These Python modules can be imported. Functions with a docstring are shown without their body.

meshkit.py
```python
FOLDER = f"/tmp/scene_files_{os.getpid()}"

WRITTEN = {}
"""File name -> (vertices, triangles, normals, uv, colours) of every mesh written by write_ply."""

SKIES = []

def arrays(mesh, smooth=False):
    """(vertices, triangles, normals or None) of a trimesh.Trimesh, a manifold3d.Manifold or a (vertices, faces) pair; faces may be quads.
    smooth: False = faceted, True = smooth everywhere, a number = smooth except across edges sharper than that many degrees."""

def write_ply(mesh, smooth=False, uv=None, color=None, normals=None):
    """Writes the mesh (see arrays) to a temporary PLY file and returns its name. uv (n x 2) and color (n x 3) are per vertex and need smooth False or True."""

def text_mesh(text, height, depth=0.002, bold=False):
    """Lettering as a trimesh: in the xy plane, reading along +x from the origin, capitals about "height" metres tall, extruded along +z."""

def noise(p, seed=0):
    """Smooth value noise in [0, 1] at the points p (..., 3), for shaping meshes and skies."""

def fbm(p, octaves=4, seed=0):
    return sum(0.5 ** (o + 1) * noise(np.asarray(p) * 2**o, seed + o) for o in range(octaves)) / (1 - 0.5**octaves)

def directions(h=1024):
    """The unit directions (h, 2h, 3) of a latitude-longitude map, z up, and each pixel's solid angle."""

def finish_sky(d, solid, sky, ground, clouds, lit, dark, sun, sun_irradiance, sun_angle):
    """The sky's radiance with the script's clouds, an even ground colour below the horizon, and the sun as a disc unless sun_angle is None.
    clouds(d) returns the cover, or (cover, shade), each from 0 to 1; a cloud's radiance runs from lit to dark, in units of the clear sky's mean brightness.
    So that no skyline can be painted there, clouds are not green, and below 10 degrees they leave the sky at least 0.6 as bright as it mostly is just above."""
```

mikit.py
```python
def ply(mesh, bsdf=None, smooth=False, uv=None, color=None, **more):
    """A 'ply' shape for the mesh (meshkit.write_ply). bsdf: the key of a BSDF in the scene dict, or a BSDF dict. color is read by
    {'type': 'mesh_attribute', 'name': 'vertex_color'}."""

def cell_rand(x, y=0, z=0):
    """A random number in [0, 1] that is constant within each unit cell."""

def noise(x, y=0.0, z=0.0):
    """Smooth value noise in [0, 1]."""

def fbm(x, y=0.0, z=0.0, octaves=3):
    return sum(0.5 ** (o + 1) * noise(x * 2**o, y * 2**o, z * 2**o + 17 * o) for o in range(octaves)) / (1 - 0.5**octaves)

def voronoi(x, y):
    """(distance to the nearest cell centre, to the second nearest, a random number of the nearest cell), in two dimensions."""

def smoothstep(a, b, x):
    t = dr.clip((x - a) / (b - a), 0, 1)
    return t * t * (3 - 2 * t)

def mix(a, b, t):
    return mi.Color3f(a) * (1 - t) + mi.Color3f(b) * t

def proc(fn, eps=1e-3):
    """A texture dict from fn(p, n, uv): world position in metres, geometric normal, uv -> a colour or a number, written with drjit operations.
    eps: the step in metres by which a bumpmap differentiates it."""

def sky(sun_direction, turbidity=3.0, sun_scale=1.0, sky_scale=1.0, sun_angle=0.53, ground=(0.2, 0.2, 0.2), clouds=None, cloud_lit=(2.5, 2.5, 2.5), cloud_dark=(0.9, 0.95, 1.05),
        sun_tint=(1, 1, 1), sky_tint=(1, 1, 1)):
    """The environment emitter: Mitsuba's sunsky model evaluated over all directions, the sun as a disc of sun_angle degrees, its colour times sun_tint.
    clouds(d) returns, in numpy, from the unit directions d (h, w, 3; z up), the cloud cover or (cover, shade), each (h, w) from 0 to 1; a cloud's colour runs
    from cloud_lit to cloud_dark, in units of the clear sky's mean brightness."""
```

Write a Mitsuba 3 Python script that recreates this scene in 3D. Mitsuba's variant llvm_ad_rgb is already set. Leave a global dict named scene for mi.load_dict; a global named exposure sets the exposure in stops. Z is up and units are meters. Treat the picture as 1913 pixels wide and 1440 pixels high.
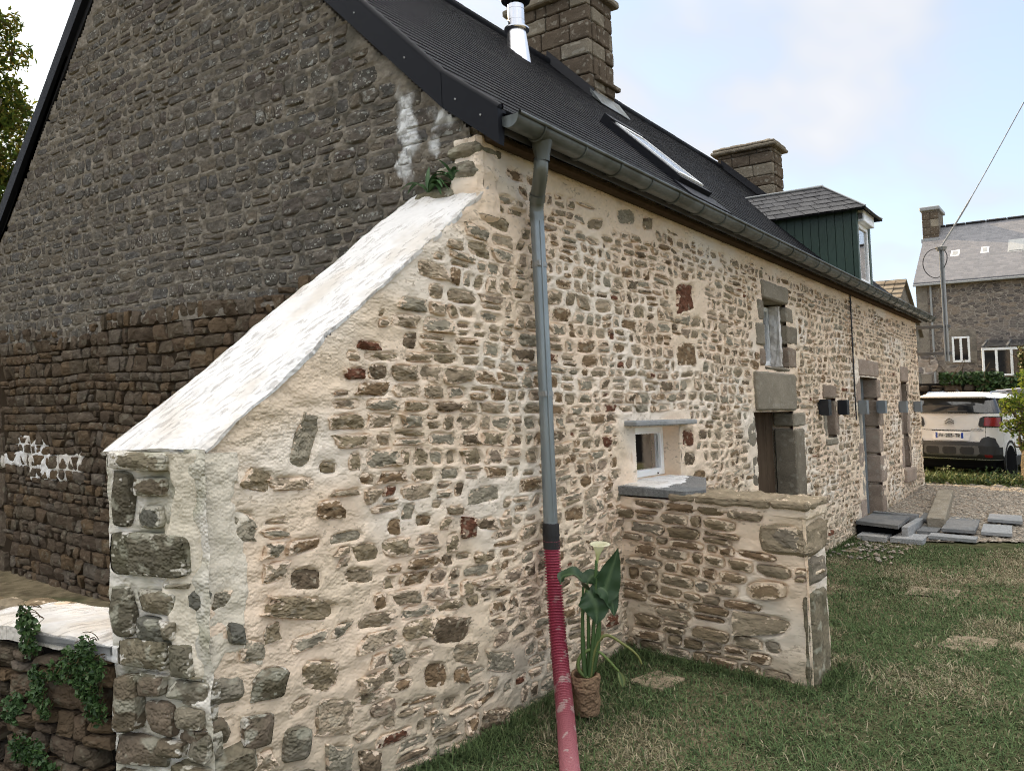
import math, random
import numpy as np, trimesh, shapely, drjit as dr, mitsuba as mi
import mikit, meshkit
from mikit import proc, fbm, noise, smoothstep, mix, voronoi, cell_rand
from shapely.geometry import Polygon, Point, box as sbox
from shapely.ops import unary_union

T = mi.ScalarTransform4f
RNG = np.random.default_rng(7)
random.seed(7)
scene, labels = {}, {}

# ------------------------------------------------------------------ camera, sky, exposure
# The building's own axes: x along the front wall, y into the house, z up, the eye at its origin. The old walls lean a
# little and the plot falls slightly along the house, so these axes are not quite square in the level world.
F_PX, W_PX = 1482.0, 1913.0
def unit(v):
    v = np.array(v, float)
    return v / np.linalg.norm(v)
AX = unit([1121.5 / F_PX, 37 / F_PX, 1])        # along the house, in camera axes (right, down, forward)
AY = unit([-1956.5 / F_PX, 37 / F_PX, 1])       # into the house
AZ = unit([-.045, -1, .02])                     # up the walls
UP = unit([-.0225, -1, .022])                   # the level world's up
WX = unit(AX - (AX @ UP) * UP)
WY = np.cross(UP, WX)
WORLD = np.stack([WX, WY, UP])                  # camera axes -> world
M = WORLD @ np.stack([AX, AY, AZ], 1)           # house axes -> world
MI = np.linalg.inv(M)
EYE = np.array([0, 0, 1.75])
fwd, upv = WORLD @ np.array([0, 0, 1.0]), WORLD @ np.array([0, -1.0, 0])
scene['camera'] = {'type': 'perspective', 'fov': math.degrees(2 * math.atan(W_PX / 2 / F_PX)), 'fov_axis': 'x', 'near_clip': 0.05, 'far_clip': 2000.0,
                   'to_world': T().look_at(origin=EYE.tolist(), target=(EYE + fwd).tolist(), up=upv.tolist())}

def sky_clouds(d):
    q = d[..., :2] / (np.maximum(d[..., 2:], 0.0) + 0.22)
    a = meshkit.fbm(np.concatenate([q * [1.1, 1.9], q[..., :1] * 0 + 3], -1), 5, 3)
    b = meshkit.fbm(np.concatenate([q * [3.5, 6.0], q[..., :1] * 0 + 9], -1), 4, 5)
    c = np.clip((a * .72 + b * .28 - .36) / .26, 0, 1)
    up = np.clip((d[..., 2] - .40) / .45, 0, 1)  # cloud overhead is brightened to light the walls; the low sky stays dim
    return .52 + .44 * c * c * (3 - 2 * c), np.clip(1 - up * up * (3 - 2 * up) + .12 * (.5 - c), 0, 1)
sun_dir = M @ np.array([1.3, 4.6, 2.55])
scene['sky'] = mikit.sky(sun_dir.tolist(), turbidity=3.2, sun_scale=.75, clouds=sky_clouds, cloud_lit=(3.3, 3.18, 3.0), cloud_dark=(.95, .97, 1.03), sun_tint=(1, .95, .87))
exposure = 3.36

# ------------------------------------------------------------------ helpers
def to_world(v):
    return np.asarray(v, float) @ M.T + EYE
def fresh(key, own=True):
    if own and key in labels and key not in scene: return key
    if key not in scene and key not in USED:
        USED.add(key); return key
    k = COUNT.get(key, 0)
    while True:
        k += 1
        n = f'{key}_{k:03d}'
        if n not in scene and n not in USED and n not in labels:
            COUNT[key] = k; USED.add(n); return n
USED, COUNT = set(), {}
def vf(mesh):
    if hasattr(mesh, 'to_mesh'):
        m = mesh.to_mesh(); return np.array(m.vert_properties[:, :3], float), np.array(m.tri_verts)
    if isinstance(mesh, (tuple, list)):
        f = np.asarray(mesh[1], int)
        if f.shape[1] == 4: f = np.vstack([f[:, [0, 1, 2]], f[:, [0, 2, 3]]])
        return np.asarray(mesh[0], float), f
    return np.array(mesh.vertices), np.array(mesh.faces)
def obj(key, mesh, mat, smooth=False, uv=None, color=None):
    key = fresh(key)
    v, f = vf(mesh)
    scene[key] = mikit.ply((to_world(v), f), mat, smooth, uv=uv, color=color)
    return key
def thing(key, label, cat, group=None):
    key = fresh(key, False)
    labels[key] = {'label': label, 'category': cat}
    if group: labels[key]['group'] = group
    return key
def tag(key, label, cat, group=None):
    labels[key] = {'label': label, 'category': cat}
    if group: labels[key]['group'] = group
def cat(ms):
    vs, fs, n = [], [], 0
    for m in ms:
        v, f = vf(m)
        vs.append(v); fs.append(f + n); n += len(v)
    return np.vstack(vs), np.vstack(fs)
def box(x0, x1, y0, y1, z0, z1):
    m = trimesh.creation.box((x1 - x0, y1 - y0, z1 - z0)); m.apply_translation(((x0 + x1) / 2, (y0 + y1) / 2, (z0 + z1) / 2)); return m
def cbox(x0, x1, y0, y1, z0, z1, c=.008):
    p = []
    for x, dx in ((x0, c), (x1, -c)):
        for y, dy in ((y0, c), (y1, -c)):
            for z, dz in ((z0, c), (z1, -c)):
                p += [(x + dx, y + dy, z), (x + dx, y, z + dz), (x, y + dy, z + dz)]
    return trimesh.convex.convex_hull(np.array(p))
def rough(mesh, edge, amp, freq, seed=0, passes=6):
    v, f = vf(mesh)
    v, f = trimesh.remesh.subdivide_to_size(v, f, edge)
    m = trimesh.Trimesh(v, f, process=True); m.merge_vertices()
    n = m.vertex_normals
    d = (meshkit.fbm(m.vertices * freq + seed * 3.7, 3, seed) - .5) * 2 * amp
    return trimesh.Trimesh(m.vertices + n * d[:, None], m.faces, process=False)
def rblock(x0, x1, y0, y1, z0, z1, c=.02, edge=.06, amp=.012, freq=7, seed=0):
    return rough(cbox(x0, x1, y0, y1, z0, z1, c), edge, amp, freq, seed)
def tube(pts, r, n=10, cap=True):
    p = np.asarray(pts, float); r = np.broadcast_to(r, (len(p),)).astype(float)
    t = np.gradient(p, axis=0); t /= np.linalg.norm(t, axis=1, keepdims=True) + 1e-12
    a = np.cross(t[0], [0, 0, 1.0] if abs(t[0][2]) < .9 else [1.0, 0, 0]); a /= np.linalg.norm(a)
    rings = []
    for i in range(len(p)):
        a = a - (a @ t[i]) * t[i]; a /= np.linalg.norm(a)
        b = np.cross(t[i], a)
        ang = np.arange(n) * 2 * math.pi / n
        rings.append(p[i] + r[i] * (np.cos(ang)[:, None] * a + np.sin(ang)[:, None] * b))
    v = np.vstack(rings); f = []
    i, j = np.meshgrid(np.arange(len(p) - 1), np.arange(n), indexing='ij')
    f = np.stack([i * n + j, i * n + (j + 1) % n, (i + 1) * n + (j + 1) % n, (i + 1) * n + j], -1).reshape(-1, 4)
    f = np.vstack([f[:, [0, 1, 2]], f[:, [0, 2, 3]]])
    if cap:
        k = len(v); v = np.vstack([v, p[0], p[-1]]); q = np.arange(n); e = (len(p) - 1) * n
        f = np.vstack([f, np.stack([q * 0 + k, (q + 1) % n, q], 1), np.stack([q * 0 + k + 1, e + q, e + (q + 1) % n], 1)])
    return v, f
def spline(pts, n=40):
    from scipy.interpolate import make_interp_spline
    p = np.asarray(pts, float); t = np.r_[0, np.cumsum(np.linalg.norm(np.diff(p, axis=0), axis=1))]
    return make_interp_spline(t, p, k=min(3, len(p) - 1))(np.linspace(0, t[-1], n))
def lathe(profile, center, n=24, axis=(0, 0, 1)):
    r, z = np.array(profile, float).T
    ang = np.arange(n) * 2 * math.pi / n
    axis = unit(axis); a = unit(np.cross(axis, [0, 1.0, 0] if abs(axis[1]) < .9 else [1.0, 0, 0])); b = np.cross(axis, a)
    v = np.asarray(center) + (r[:, None, None] * (np.cos(ang)[None, :, None] * a + np.sin(ang)[None, :, None] * b) + z[:, None, None] * axis).reshape(len(r), n, 3)
    i, j = np.meshgrid(np.arange(len(r) - 1), np.arange(n), indexing='ij')
    f = np.stack([i * n + j, i * n + (j + 1) % n, (i + 1) * n + (j + 1) % n, (i + 1) * n + j], -1).reshape(-1, 4)
    return v.reshape(-1, 3), f
def extrude_xz(poly, y0, y1):
    m = trimesh.creation.extrude_polygon(poly, y1 - y0, engine='earcut')
    v = m.vertices; return trimesh.Trimesh(np.stack([v[:, 0], y1 - v[:, 2], v[:, 1]], 1), m.faces, process=False)
def extrude_yz(poly, x0, x1):
    m = trimesh.creation.extrude_polygon(poly, x1 - x0, engine='earcut')
    v = m.vertices; return trimesh.Trimesh(np.stack([x0 + v[:, 2], v[:, 0], v[:, 1]], 1), m.faces, process=False)
def gz(x, y=0):
    """height of the ground in the yard"""
    x = np.asarray(x, float); y = np.asarray(y, float)
    z = np.interp(x, [-40, 2, 4, 5.2, 7, 10, 11.5, 13, 16, 20, 24], [-1.8, -1.79, -1.76, -1.70, -1.72, -1.75, -1.70, -1.6, -1.46, -1.35, -1.3])
    return z + .035 * (meshkit.noise(np.stack([x * .9, y * .9, x * 0 + 2], -1)) - .5) + .018 * (meshkit.noise(np.stack([x * 3, y * 3, x * 0 + 7], -1)) - .5)

# ------------------------------------------------------------------ materials
A0, A1, A2 = [[float(c) for c in r] for r in MI]
def lx(p): return (p.x * A0[0] + p.y * A0[1] + (p.z - 1.75) * A0[2])
def ly(p): return (p.x * A1[0] + p.y * A1[1] + (p.z - 1.75) * A1[2])
def lz(p): return (p.x * A2[0] + p.y * A2[1] + (p.z - 1.75) * A2[2])
def rgb(*c): return {'type': 'rgb', 'value': list(c)}
def pal(r, cols):
    c = mi.Color3f(cols[-1])
    for i in range(len(cols) - 2, -1, -1):
        c = dr.select(r < (i + 1) / len(cols), mi.Color3f(cols[i]), c)
    return c
def bsdf(key, d): scene[key] = d
def twos(d): return {'type': 'twosided', 'b': d}
def bump(d, fn, scale, eps=2e-3): return {'type': 'bumpmap', 't': proc(fn, eps), 'scale': scale, 'b': d}
def diffuse(fn): return {'type': 'diffuse', 'reflectance': proc(fn) if callable(fn) else rgb(*fn)}
def princ(c, rough=.5, metal=0., **k): return {'type': 'principled', 'base_color': proc(c) if callable(c) else rgb(*c), 'roughness': rough, 'metallic': metal, **k}
VC = {'type': 'mesh_attribute', 'name': 'vertex_color'}

FRONT = [(.33, .265, .185), (.33, .295, .225), (.26, .18, .11), (.31, .25, .165), (.44, .355, .255), (.19, .145, .10), (.18, .085, .055), (.35, .27, .20)]
MORTAR = (.87, .705, .545)
def grain(p):
    return .42 + .50 * fbm(p.x * 13, p.y * 13, p.z * 20, 3) + .62 * fbm(p.x * 48, p.y * 48, p.z * 60, 2)
def wear_of(uv):
    k = uv.x * 8
    return k - dr.floor(k)
def smear(p, uv, w, lo=.65, hi=.80):
    """lime left on the stone: ragged from the rim inwards (uv.y runs from 0 in the middle to 1 at the rim)"""
    t = uv.y * .85 + 1.25 * (fbm(p.x * 22 + 7, p.y * 22, p.z * 27, 3) - .5) + .45 * (noise(p.x * 85, p.y * 85, p.z * 95) - .5) + (w - .4) * .5
    return smoothstep(lo, hi, t)
def c_front(p, n, uv):
    c = pal(uv.x, FRONT) * grain(p)
    li = smoothstep(.60, .72, fbm(p.x * 30 + 5, p.y * 30, p.z * 30, 2))
    c = mix(c, (.48, .42, .32), li * .55)
    pit = smoothstep(.56, .68, fbm(p.x * 26 + 3, p.y * 26, p.z * 40, 3))
    c = mix(c, c * .45, pit * .7)
    return mix(c, mi.Color3f(*MORTAR) * .92, smear(p, uv, wear_of(uv)))
def b_rock(p, n, uv):
    return fbm(p.x * 34, p.y * 34, p.z * 48, 3) + .4 * noise(p.x * 130, p.y * 130, p.z * 130)
def c_mortar(p, n, uv):
    t = fbm(p.x * 2.1, p.y * 2.1, p.z * 2.1, 3)
    c = mix(MORTAR, (.80, .66, .50), smoothstep(.35, .7, t)) * (.90 + .16 * noise(p.x * 60, p.y * 60, p.z * 60))
    c = mix(c, (.87, .80, .70), smoothstep(.5, .66, fbm(p.x * 1.3 + 9, p.y * 1.3, p.z * 1.6, 2)) * .7)
    z = lz(p)
    low = smoothstep(-1.05, -1.72, z + .55 * (fbm(p.x * 3, p.y * 3, p.z * 3, 3) - .5))
    c = mix(c, (.33, .29, .21), low * .55)
    speck = smoothstep(.60, .70, fbm(p.x * 40, p.y * 40, p.z * 56, 3)) * smoothstep(.45, .6, fbm(p.x * 5, p.y * 5, p.z * 6, 2))
    return mix(c, (.36, .29, .20), speck * .6)
def b_mortar(p, n, uv):
    a = smoothstep(.3, .7, fbm(p.x * 2.7, p.y * 2.7, p.z * 3.1, 2))
    return (.45 + 1.1 * a) * fbm(p.x * 13, p.y * 13, p.z * 20, 4) + .25 * noise(p.x * 120, p.y * 120, p.z * 120)
bsdf('m_front_stone', bump(diffuse(c_front), b_rock, .024))
bsdf('m_mortar', bump(diffuse(c_mortar), b_mortar, .018))
def c_white(p, n, uv):
    l, y = lx(p) * .79 + lz(p) * .61, ly(p)
    c = mix((.76, .75, .735), (.67, .63, .575), smoothstep(.45, .70, fbm(l * 2.5, y * 4.5, 1, 4)))
    k = smoothstep(.615, .65, fbm(l * 15, y * 80 + l * 14, 3, 3)) * smoothstep(.28, .46, fbm(l * 3.1, y * 6, 8, 2))
    return mix(c * (.93 + .1 * noise(p.x * 50, p.y * 50, p.z * 50)), (.30, .27, .235), k * .45)
def b_white(p, n, uv):
    l, y = lx(p) * .79 + lz(p) * .61, ly(p)
    return fbm(l * 9, y * 22, 4, 4) + .25 * noise(p.x * 70, p.y * 70, p.z * 70)
bsdf('m_white', twos(bump(diffuse(c_white), b_white, .022)))
GAB = [(.134, .123, .107), (.121, .112, .101), (.145, .129, .110), (.112, .103, .092), (.136, .121, .105), (.121, .115, .109), (.114, .099, .088), (.150, .129, .103)]
def lime_streak(p):
    y, z = ly(p), lz(p); w = 1.7 * (fbm(p.x * 13, p.y * 13, p.z * 9, 4) - .5)
    def e(a, b, ra, rb): return dr.sqrt(dr.square((y - a) / ra) + dr.square((z - b) / rb)) + w
    m = dr.minimum(dr.minimum(e(3.34, 1.72, .085, .24), e(3.07, 1.70, .10, .08)), dr.minimum(e(3.13, 1.53, .05, .07), e(3.38, 1.47, .07, .10)))
    return (1 - smoothstep(.35, 1.15, m)) * (.55 + .45 * smoothstep(.35, .6, fbm(p.x * 30, p.y * 30, p.z * 24, 3)))
def gable_lime(p): return mix(gable_joint(p), (.74, .76, .77), lime_streak(p))
def gable_joint(p):
    c = mix((.24, .215, .18), (.19, .17, .145), smoothstep(.4, .65, fbm(p.x * 5, p.y * 5, p.z * 5, 3))) * (.55 + .9 * fbm(p.x * 40, p.y * 40, p.z * 50, 2))
    bl = smoothstep(.45, .62, fbm(p.x * 7, p.y * 7, p.z * 7 + 4, 3))
    return mix(c, (.07, .07, .06), bl * .55 * smoothstep(6.6, 3.8, ly(p)))
def c_gable(p, n, uv):
    c = pal(uv.x, GAB) * (.30 + .7 * fbm(p.x * 14, p.y * 14, p.z * 20, 3) + .75 * fbm(p.x * 44, p.y * 44, p.z * 54, 2))
    y, z = ly(p), lz(p)
    old = smoothstep(6.2, 3.6, y) * smoothstep(.3, 1.0, z)
    li = smoothstep(.62, .74, fbm(p.x * 24, p.y * 24, p.z * 24, 3))
    c = mix(c, (.34, .35, .33), li * (.35 + .45 * old))
    bl = smoothstep(.45, .66, fbm(p.x * 9, p.y * 9, p.z * 9 + 4, 3))
    c = mix(c, (.05, .05, .045), bl * .55 * (.35 + .65 * old))
    sp = smoothstep(.74, .80, noise(p.x * 62, p.y * 62, p.z * 62)) * smoothstep(.4, .6, fbm(p.x * 6, p.y * 6, p.z * 6, 2))
    c = mix(c, (.48, .48, .44), sp * .7)
    return mix(c, gable_lime(p), smear(p, uv, wear_of(uv) - .1, .66, .86) * .7) * (1 - .0)
def c_gable_wash(p, n, uv): return mix(c_gable(p, n, uv), (.74, .76, .77), lime_streak(p) * .9)
def c_gmortar(p, n, uv): return gable_lime(p)
bsdf('m_gable_stone', bump(diffuse(c_gable_wash), b_rock, .018))
bsdf('m_gable_mortar', bump(diffuse(c_gmortar), b_mortar, .018))
DRY = [(.118, .086, .06), (.10, .076, .055), (.124, .09, .06), (.109, .087, .064), (.092, .07, .052), (.115, .091, .069), (.13, .092, .058), (.12, .10, .08)]
def c_dry(p, n, uv):
    c = pal(uv.x, DRY) * (.55 + .75 * fbm(p.x * 14, p.y * 14, p.z * 18, 3) + .3 * (noise(p.x * 75, p.y * 75, p.z * 75) - .3))
    li = smoothstep(.60, .72, fbm(p.x * 20 + 2, p.y * 20, p.z * 20, 3))
    return mix(c, (.24, .225, .17), li * .35)
bsdf('m_dry_stone', bump(diffuse(c_dry), b_rock, .018))
PIL = [(.22, .19, .135), (.15, .135, .10), (.23, .205, .16), (.17, .14, .10), (.13, .115, .085), (.20, .16, .12), (.16, .155, .13), (.25, .22, .165)]
def pillar_lime(p):
    c = mix((.78, .74, .67), (.58, .55, .46), smoothstep(.4, .6, fbm(p.x * 7, p.y * 7, p.z * 6, 3))) * (.75 + .5 * fbm(p.x * 35, p.y * 35, p.z * 35, 2))
    return mix(c, (.24, .24, .15), smoothstep(.54, .70, fbm(p.x * 6 + 3, p.y * 6, p.z * 5, 3)) * .55)
def c_pillar(p, n, uv):
    c = pal(uv.x, PIL) * (.5 + .65 * fbm(p.x * 12, p.y * 12, p.z * 14, 3) + .5 * (noise(p.x * 75, p.y * 75, p.z * 75) - .2))
    li = smoothstep(.54, .68, fbm(p.x * 15 + 2, p.y * 15, p.z * 15, 3))
    c = mix(c, (.46, .45, .36), li * .6)
    ms = smoothstep(.52, .68, fbm(p.x * 6, p.y * 6, p.z * 5 + 8, 3))
    c = mix(c, (.10, .10, .06), ms * .4)
    return mix(c, pillar_lime(p), smear(p, uv, wear_of(uv) - .25, .70, .86) * .85)
bsdf('m_pillar_mortar', bump(diffuse(lambda p, n, uv: pillar_lime(p)), b_mortar, .024))
def c_corner(p, n, uv): return mix(mix((.84, .79, .71), (.70, .66, .58), fbm(p.x * 9, p.y * 9, p.z * 8, 3)), pillar_lime(p), .3) * mi.Color3f(1.0, .965, .90)
bsdf('m_corner_lime', twos(bump(diffuse(c_corner), b_mortar, .014)))
bsdf('m_pillar_stone', bump(diffuse(c_pillar), b_rock, .022))
POR = [(.28, .22, .145), (.24, .185, .12), (.31, .255, .18), (.26, .21, .15), (.20, .155, .10), (.28, .205, .13), (.26, .225, .175), (.215, .15, .095)]
def c_porch(p, n, uv):
    c = pal(uv.x, POR) * (.55 + .7 * fbm(p.x * 14, p.y * 14, p.z * 34, 3) + .3 * (noise(p.x * 90, p.y * 90, p.z * 90) - .3))
    return mix(c, (.80, .66, .50), smear(p, uv, wear_of(uv) - .15, .67, .82) * .85)
bsdf('m_porch_stone', bump(diffuse(c_porch), b_rock, .018))
def c_granite(p, n, uv):
    base = pal(uv.x, [(.30, .265, .21), (.31, .245, .195), (.37, .295, .24), (.24, .21, .165), (.38, .345, .295), (.135, .108, .082)])
    g = noise(p.x * 150, p.y * 150, p.z * 150)
    c = base * (.66 + .5 * fbm(p.x * 7, p.y * 7, p.z * 7, 3)) * (.72 + .56 * g)
    return mix(c, (.42, .40, .34), smoothstep(.63, .74, fbm(p.x * 18 + 2, p.y * 18, p.z * 18, 2)) * .4)
bsdf('m_granite', bump(diffuse(c_granite), b_rock, .012))
def c_slate(p, n, uv):
    t = fbm(p.x * 1.5, p.y * 1.5, p.z * 2, 3)
    c = pal(uv.x, [(.010, .011, .014), (.012, .013, .016), (.009, .0095, .0125), (.015, .0155, .018)])
    return mix(c * (.6 + .8 * t), (.035, .036, .034), smoothstep(.62, .75, fbm(p.x * 3, p.y * 3, p.z * 3, 4)) * .5)
bsdf('m_slate', princ(c_slate, .62, specular=.07))
def c_slab(p, n, uv):
    c = mix((.29, .30, .305), (.36, .355, .345), smoothstep(.4, .65, fbm(p.x * 3, p.y * 3, p.z * 3, 3)))
    return c * (.82 + .3 * noise(p.x * 40, p.y * 40, p.z * 40)) * (.42 + .72 * uv.x)
bsdf('m_lit_slate', princ(lambda p, n, uv: mix((.045, .045, .05), (.075, .074, .076), uv.x) * (.7 + .6 * noise(p.x * 9, p.y * 9, p.z * 9)), .5, specular=.3))  # paler copy of the roof slate, sunlight on the dormer painted in
bsdf('m_slab', bump(diffuse(c_slab), b_mortar, .004))
def c_zinc(p, n, uv):
    c = mix((.135, .15, .148), (.09, .098, .088), smoothstep(.4, .62, fbm(p.x * 5, p.y * 5, p.z * 5, 3)))
    return c * (.85 + .25 * noise(p.x * 45, p.y * 45, p.z * 18))
bsdf('m_zinc', twos(princ(c_zinc, .42, .55, specular=.5)))
def c_pipe(p, n, uv):
    s = noise(p.x * 60, p.y * 60, p.z * 5)
    c = mix((.21, .25, .275), (.29, .33, .35), s)
    old = smoothstep(1.0, 1.25, lz(p) + .15 * (noise(p.x * 20, p.y * 20, p.z * 20) - .5))
    return mix(c, (.14, .15, .135), old)
bsdf('m_pipe', princ(c_pipe, .36, .5, specular=.5))
bsdf('m_fascia', twos(princ((.010, .011, .015), .5, specular=.12)))
bsdf('m_steel', {'type': 'roughconductor', 'material': 'Al', 'alpha': .09})
bsdf('m_black', twos(princ((.016, .016, .018), .5)))
bsdf('m_matt_black', twos(diffuse((.012, .012, .013))))
def c_green(p, n, uv): return mi.Color3f(.030, .058, .045) * (.85 + .3 * noise(p.x * 6, p.y * 6, p.z * 3))
bsdf('m_green', princ(c_green, .45))
bsdf('m_pvc', twos(princ((.80, .82, .83), .35)))
bsdf('m_glass', {'type': 'thindielectric', 'int_ior': 1.5})
bsdf('m_lit_grey_lamp', princ((.20, .225, .245), .4, .2))  # lamp metal in two copies: light painted in here, shade in the next
bsdf('m_shaded_lamp', princ((.013, .016, .022), .4))
def c_wood(p, n, uv):
    s = noise(p.x * 50, p.y * 50, p.z * 3) * .6 + noise(p.x * 16, p.y * 16, p.z * 2) * .4
    return mix((.055, .038, .027), (.12, .088, .062), s)
bsdf('m_wood', bump(diffuse(c_wood), lambda p, n, uv: noise(p.x * 60, p.y * 60, p.z * 4), .006))
def c_hose(p, n, uv):
    d = smoothstep(.60, .68, fbm(p.x * 26, p.y * 26, p.z * 18, 3)) * smoothstep(-.85, -1.35, lz(p))
    c = mix((.30, .042, .075), (.33, .11, .125), smoothstep(-1.3, -1.75, lz(p)))
    return mix(c, (.50, .42, .38), d * .6)
bsdf('m_hose', princ(c_hose, .45))
bsdf('m_leaf', twos({'type': 'principled', 'base_color': VC, 'roughness': .5, 'specular': .35}))
bsdf('m_tree_leaf', {'type': 'principledthin', 'base_color': VC, 'roughness': .5, 'diff_trans': .9})
bsdf('m_petal', {'type': 'principledthin', 'base_color': VC, 'roughness': .5, 'diff_trans': .6})
bsdf('m_grass', twos({'type': 'diffuse', 'reflectance': VC}))
bsdf('m_vc', twos({'type': 'diffuse', 'reflectance': VC}))
def c_bark(p, n, uv): return mix((.10, .08, .055), (.24, .20, .145), fbm(p.x * 14, p.y * 14, p.z * 6, 3))
bsdf('m_bark', bump(diffuse(c_bark), b_rock, .02))
def c_ground(p, n, uv):
    t = fbm(p.x * 1.1, p.y * 1.1, 0, 4); u = fbm(p.x * 14, p.y * 14, 5, 3)
    c = mix((.075, .08, .042), (.17, .14, .09), smoothstep(.42, .64, t))
    return c * (.5 + u)
bsdf('m_ground', bump(diffuse(c_ground), b_mortar, .02))
def c_gravel(p, n, uv):
    v = cell_rand(p.x * 45, p.y * 45)
    return mix((.22, .19, .155), (.40, .35, .29), v) * (.6 + .6 * fbm(p.x * 8, p.y * 8, 1, 3))
bsdf('m_pot', bump(diffuse(lambda p, n, uv: mix((.30, .205, .13), (.20, .13, .085), fbm(p.x * 22, p.y * 22, p.z * 22, 3)) * (.6 + .6 * noise(p.x * 110, p.y * 110, p.z * 110))), b_rock, .02))
bsdf('m_gravel', bump(diffuse(c_gravel), b_mortar, .015))
def c_farwall(p, n, uv):
    y, z = ly(p), lz(p)
    a, b, r = voronoi(y * 3.6 + .6 * noise(y * 2, z * 2), z * 8.5 + .9 * noise(y * 1.7, z * .5))
    st = pal(r, [(.17, .15, .135), (.22, .19, .165), (.13, .115, .105), (.25, .205, .165)]) * (.75 + .5 * noise(y * 20, z * 20))
    return mix((.37, .335, .29), st, smoothstep(.06, .17, b - a))
def b_farwall(p, n, uv):
    y, z = ly(p), lz(p)
    a, b, r = voronoi(y * 3.6 + .6 * noise(y * 2, z * 2), z * 8.5 + .9 * noise(y * 1.7, z * .5))
    return smoothstep(.0, .22, b - a)
bsdf('m_far_wall', bump(diffuse(c_farwall), b_farwall, .03, 6e-3))
def c_farroof(p, n, uv):
    y, z = ly(p), lz(p)
    row = dr.floor(z * 9.5)
    r = cell_rand(y * 4.2 + .5 * (row - 2 * dr.floor(row / 2)), row)
    e = smoothstep(.0, .14, z * 9.5 - row)
    return mix((.07, .072, .082), mix((.115, .118, .13), (.165, .165, .178), r), e)
bsdf('m_far_roof', princ(c_farroof, .55))
def c_car(p, n, uv): return mi.Color3f(.74, .735, .72)
bsdf('m_car_white', twos(princ((.66, .655, .645), .38, clearcoat=.5, clearcoat_gloss=.9)))
bsdf('m_car_glass', twos(princ((.012, .014, .017), .05, specular=.75)))
bsdf('m_car_plastic', twos(princ((.022, .023, .025), .55)))
bsdf('m_car_grey', twos(princ((.10, .10, .10), .5)))
bsdf('m_red_lens', twos(princ((.24, .010, .014), .15, clearcoat=1.0)))
bsdf('m_plate', twos(princ((.78, .78, .76), .4)))
bsdf('m_plate_blue', twos(princ((.02, .06, .32), .4)))
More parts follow.
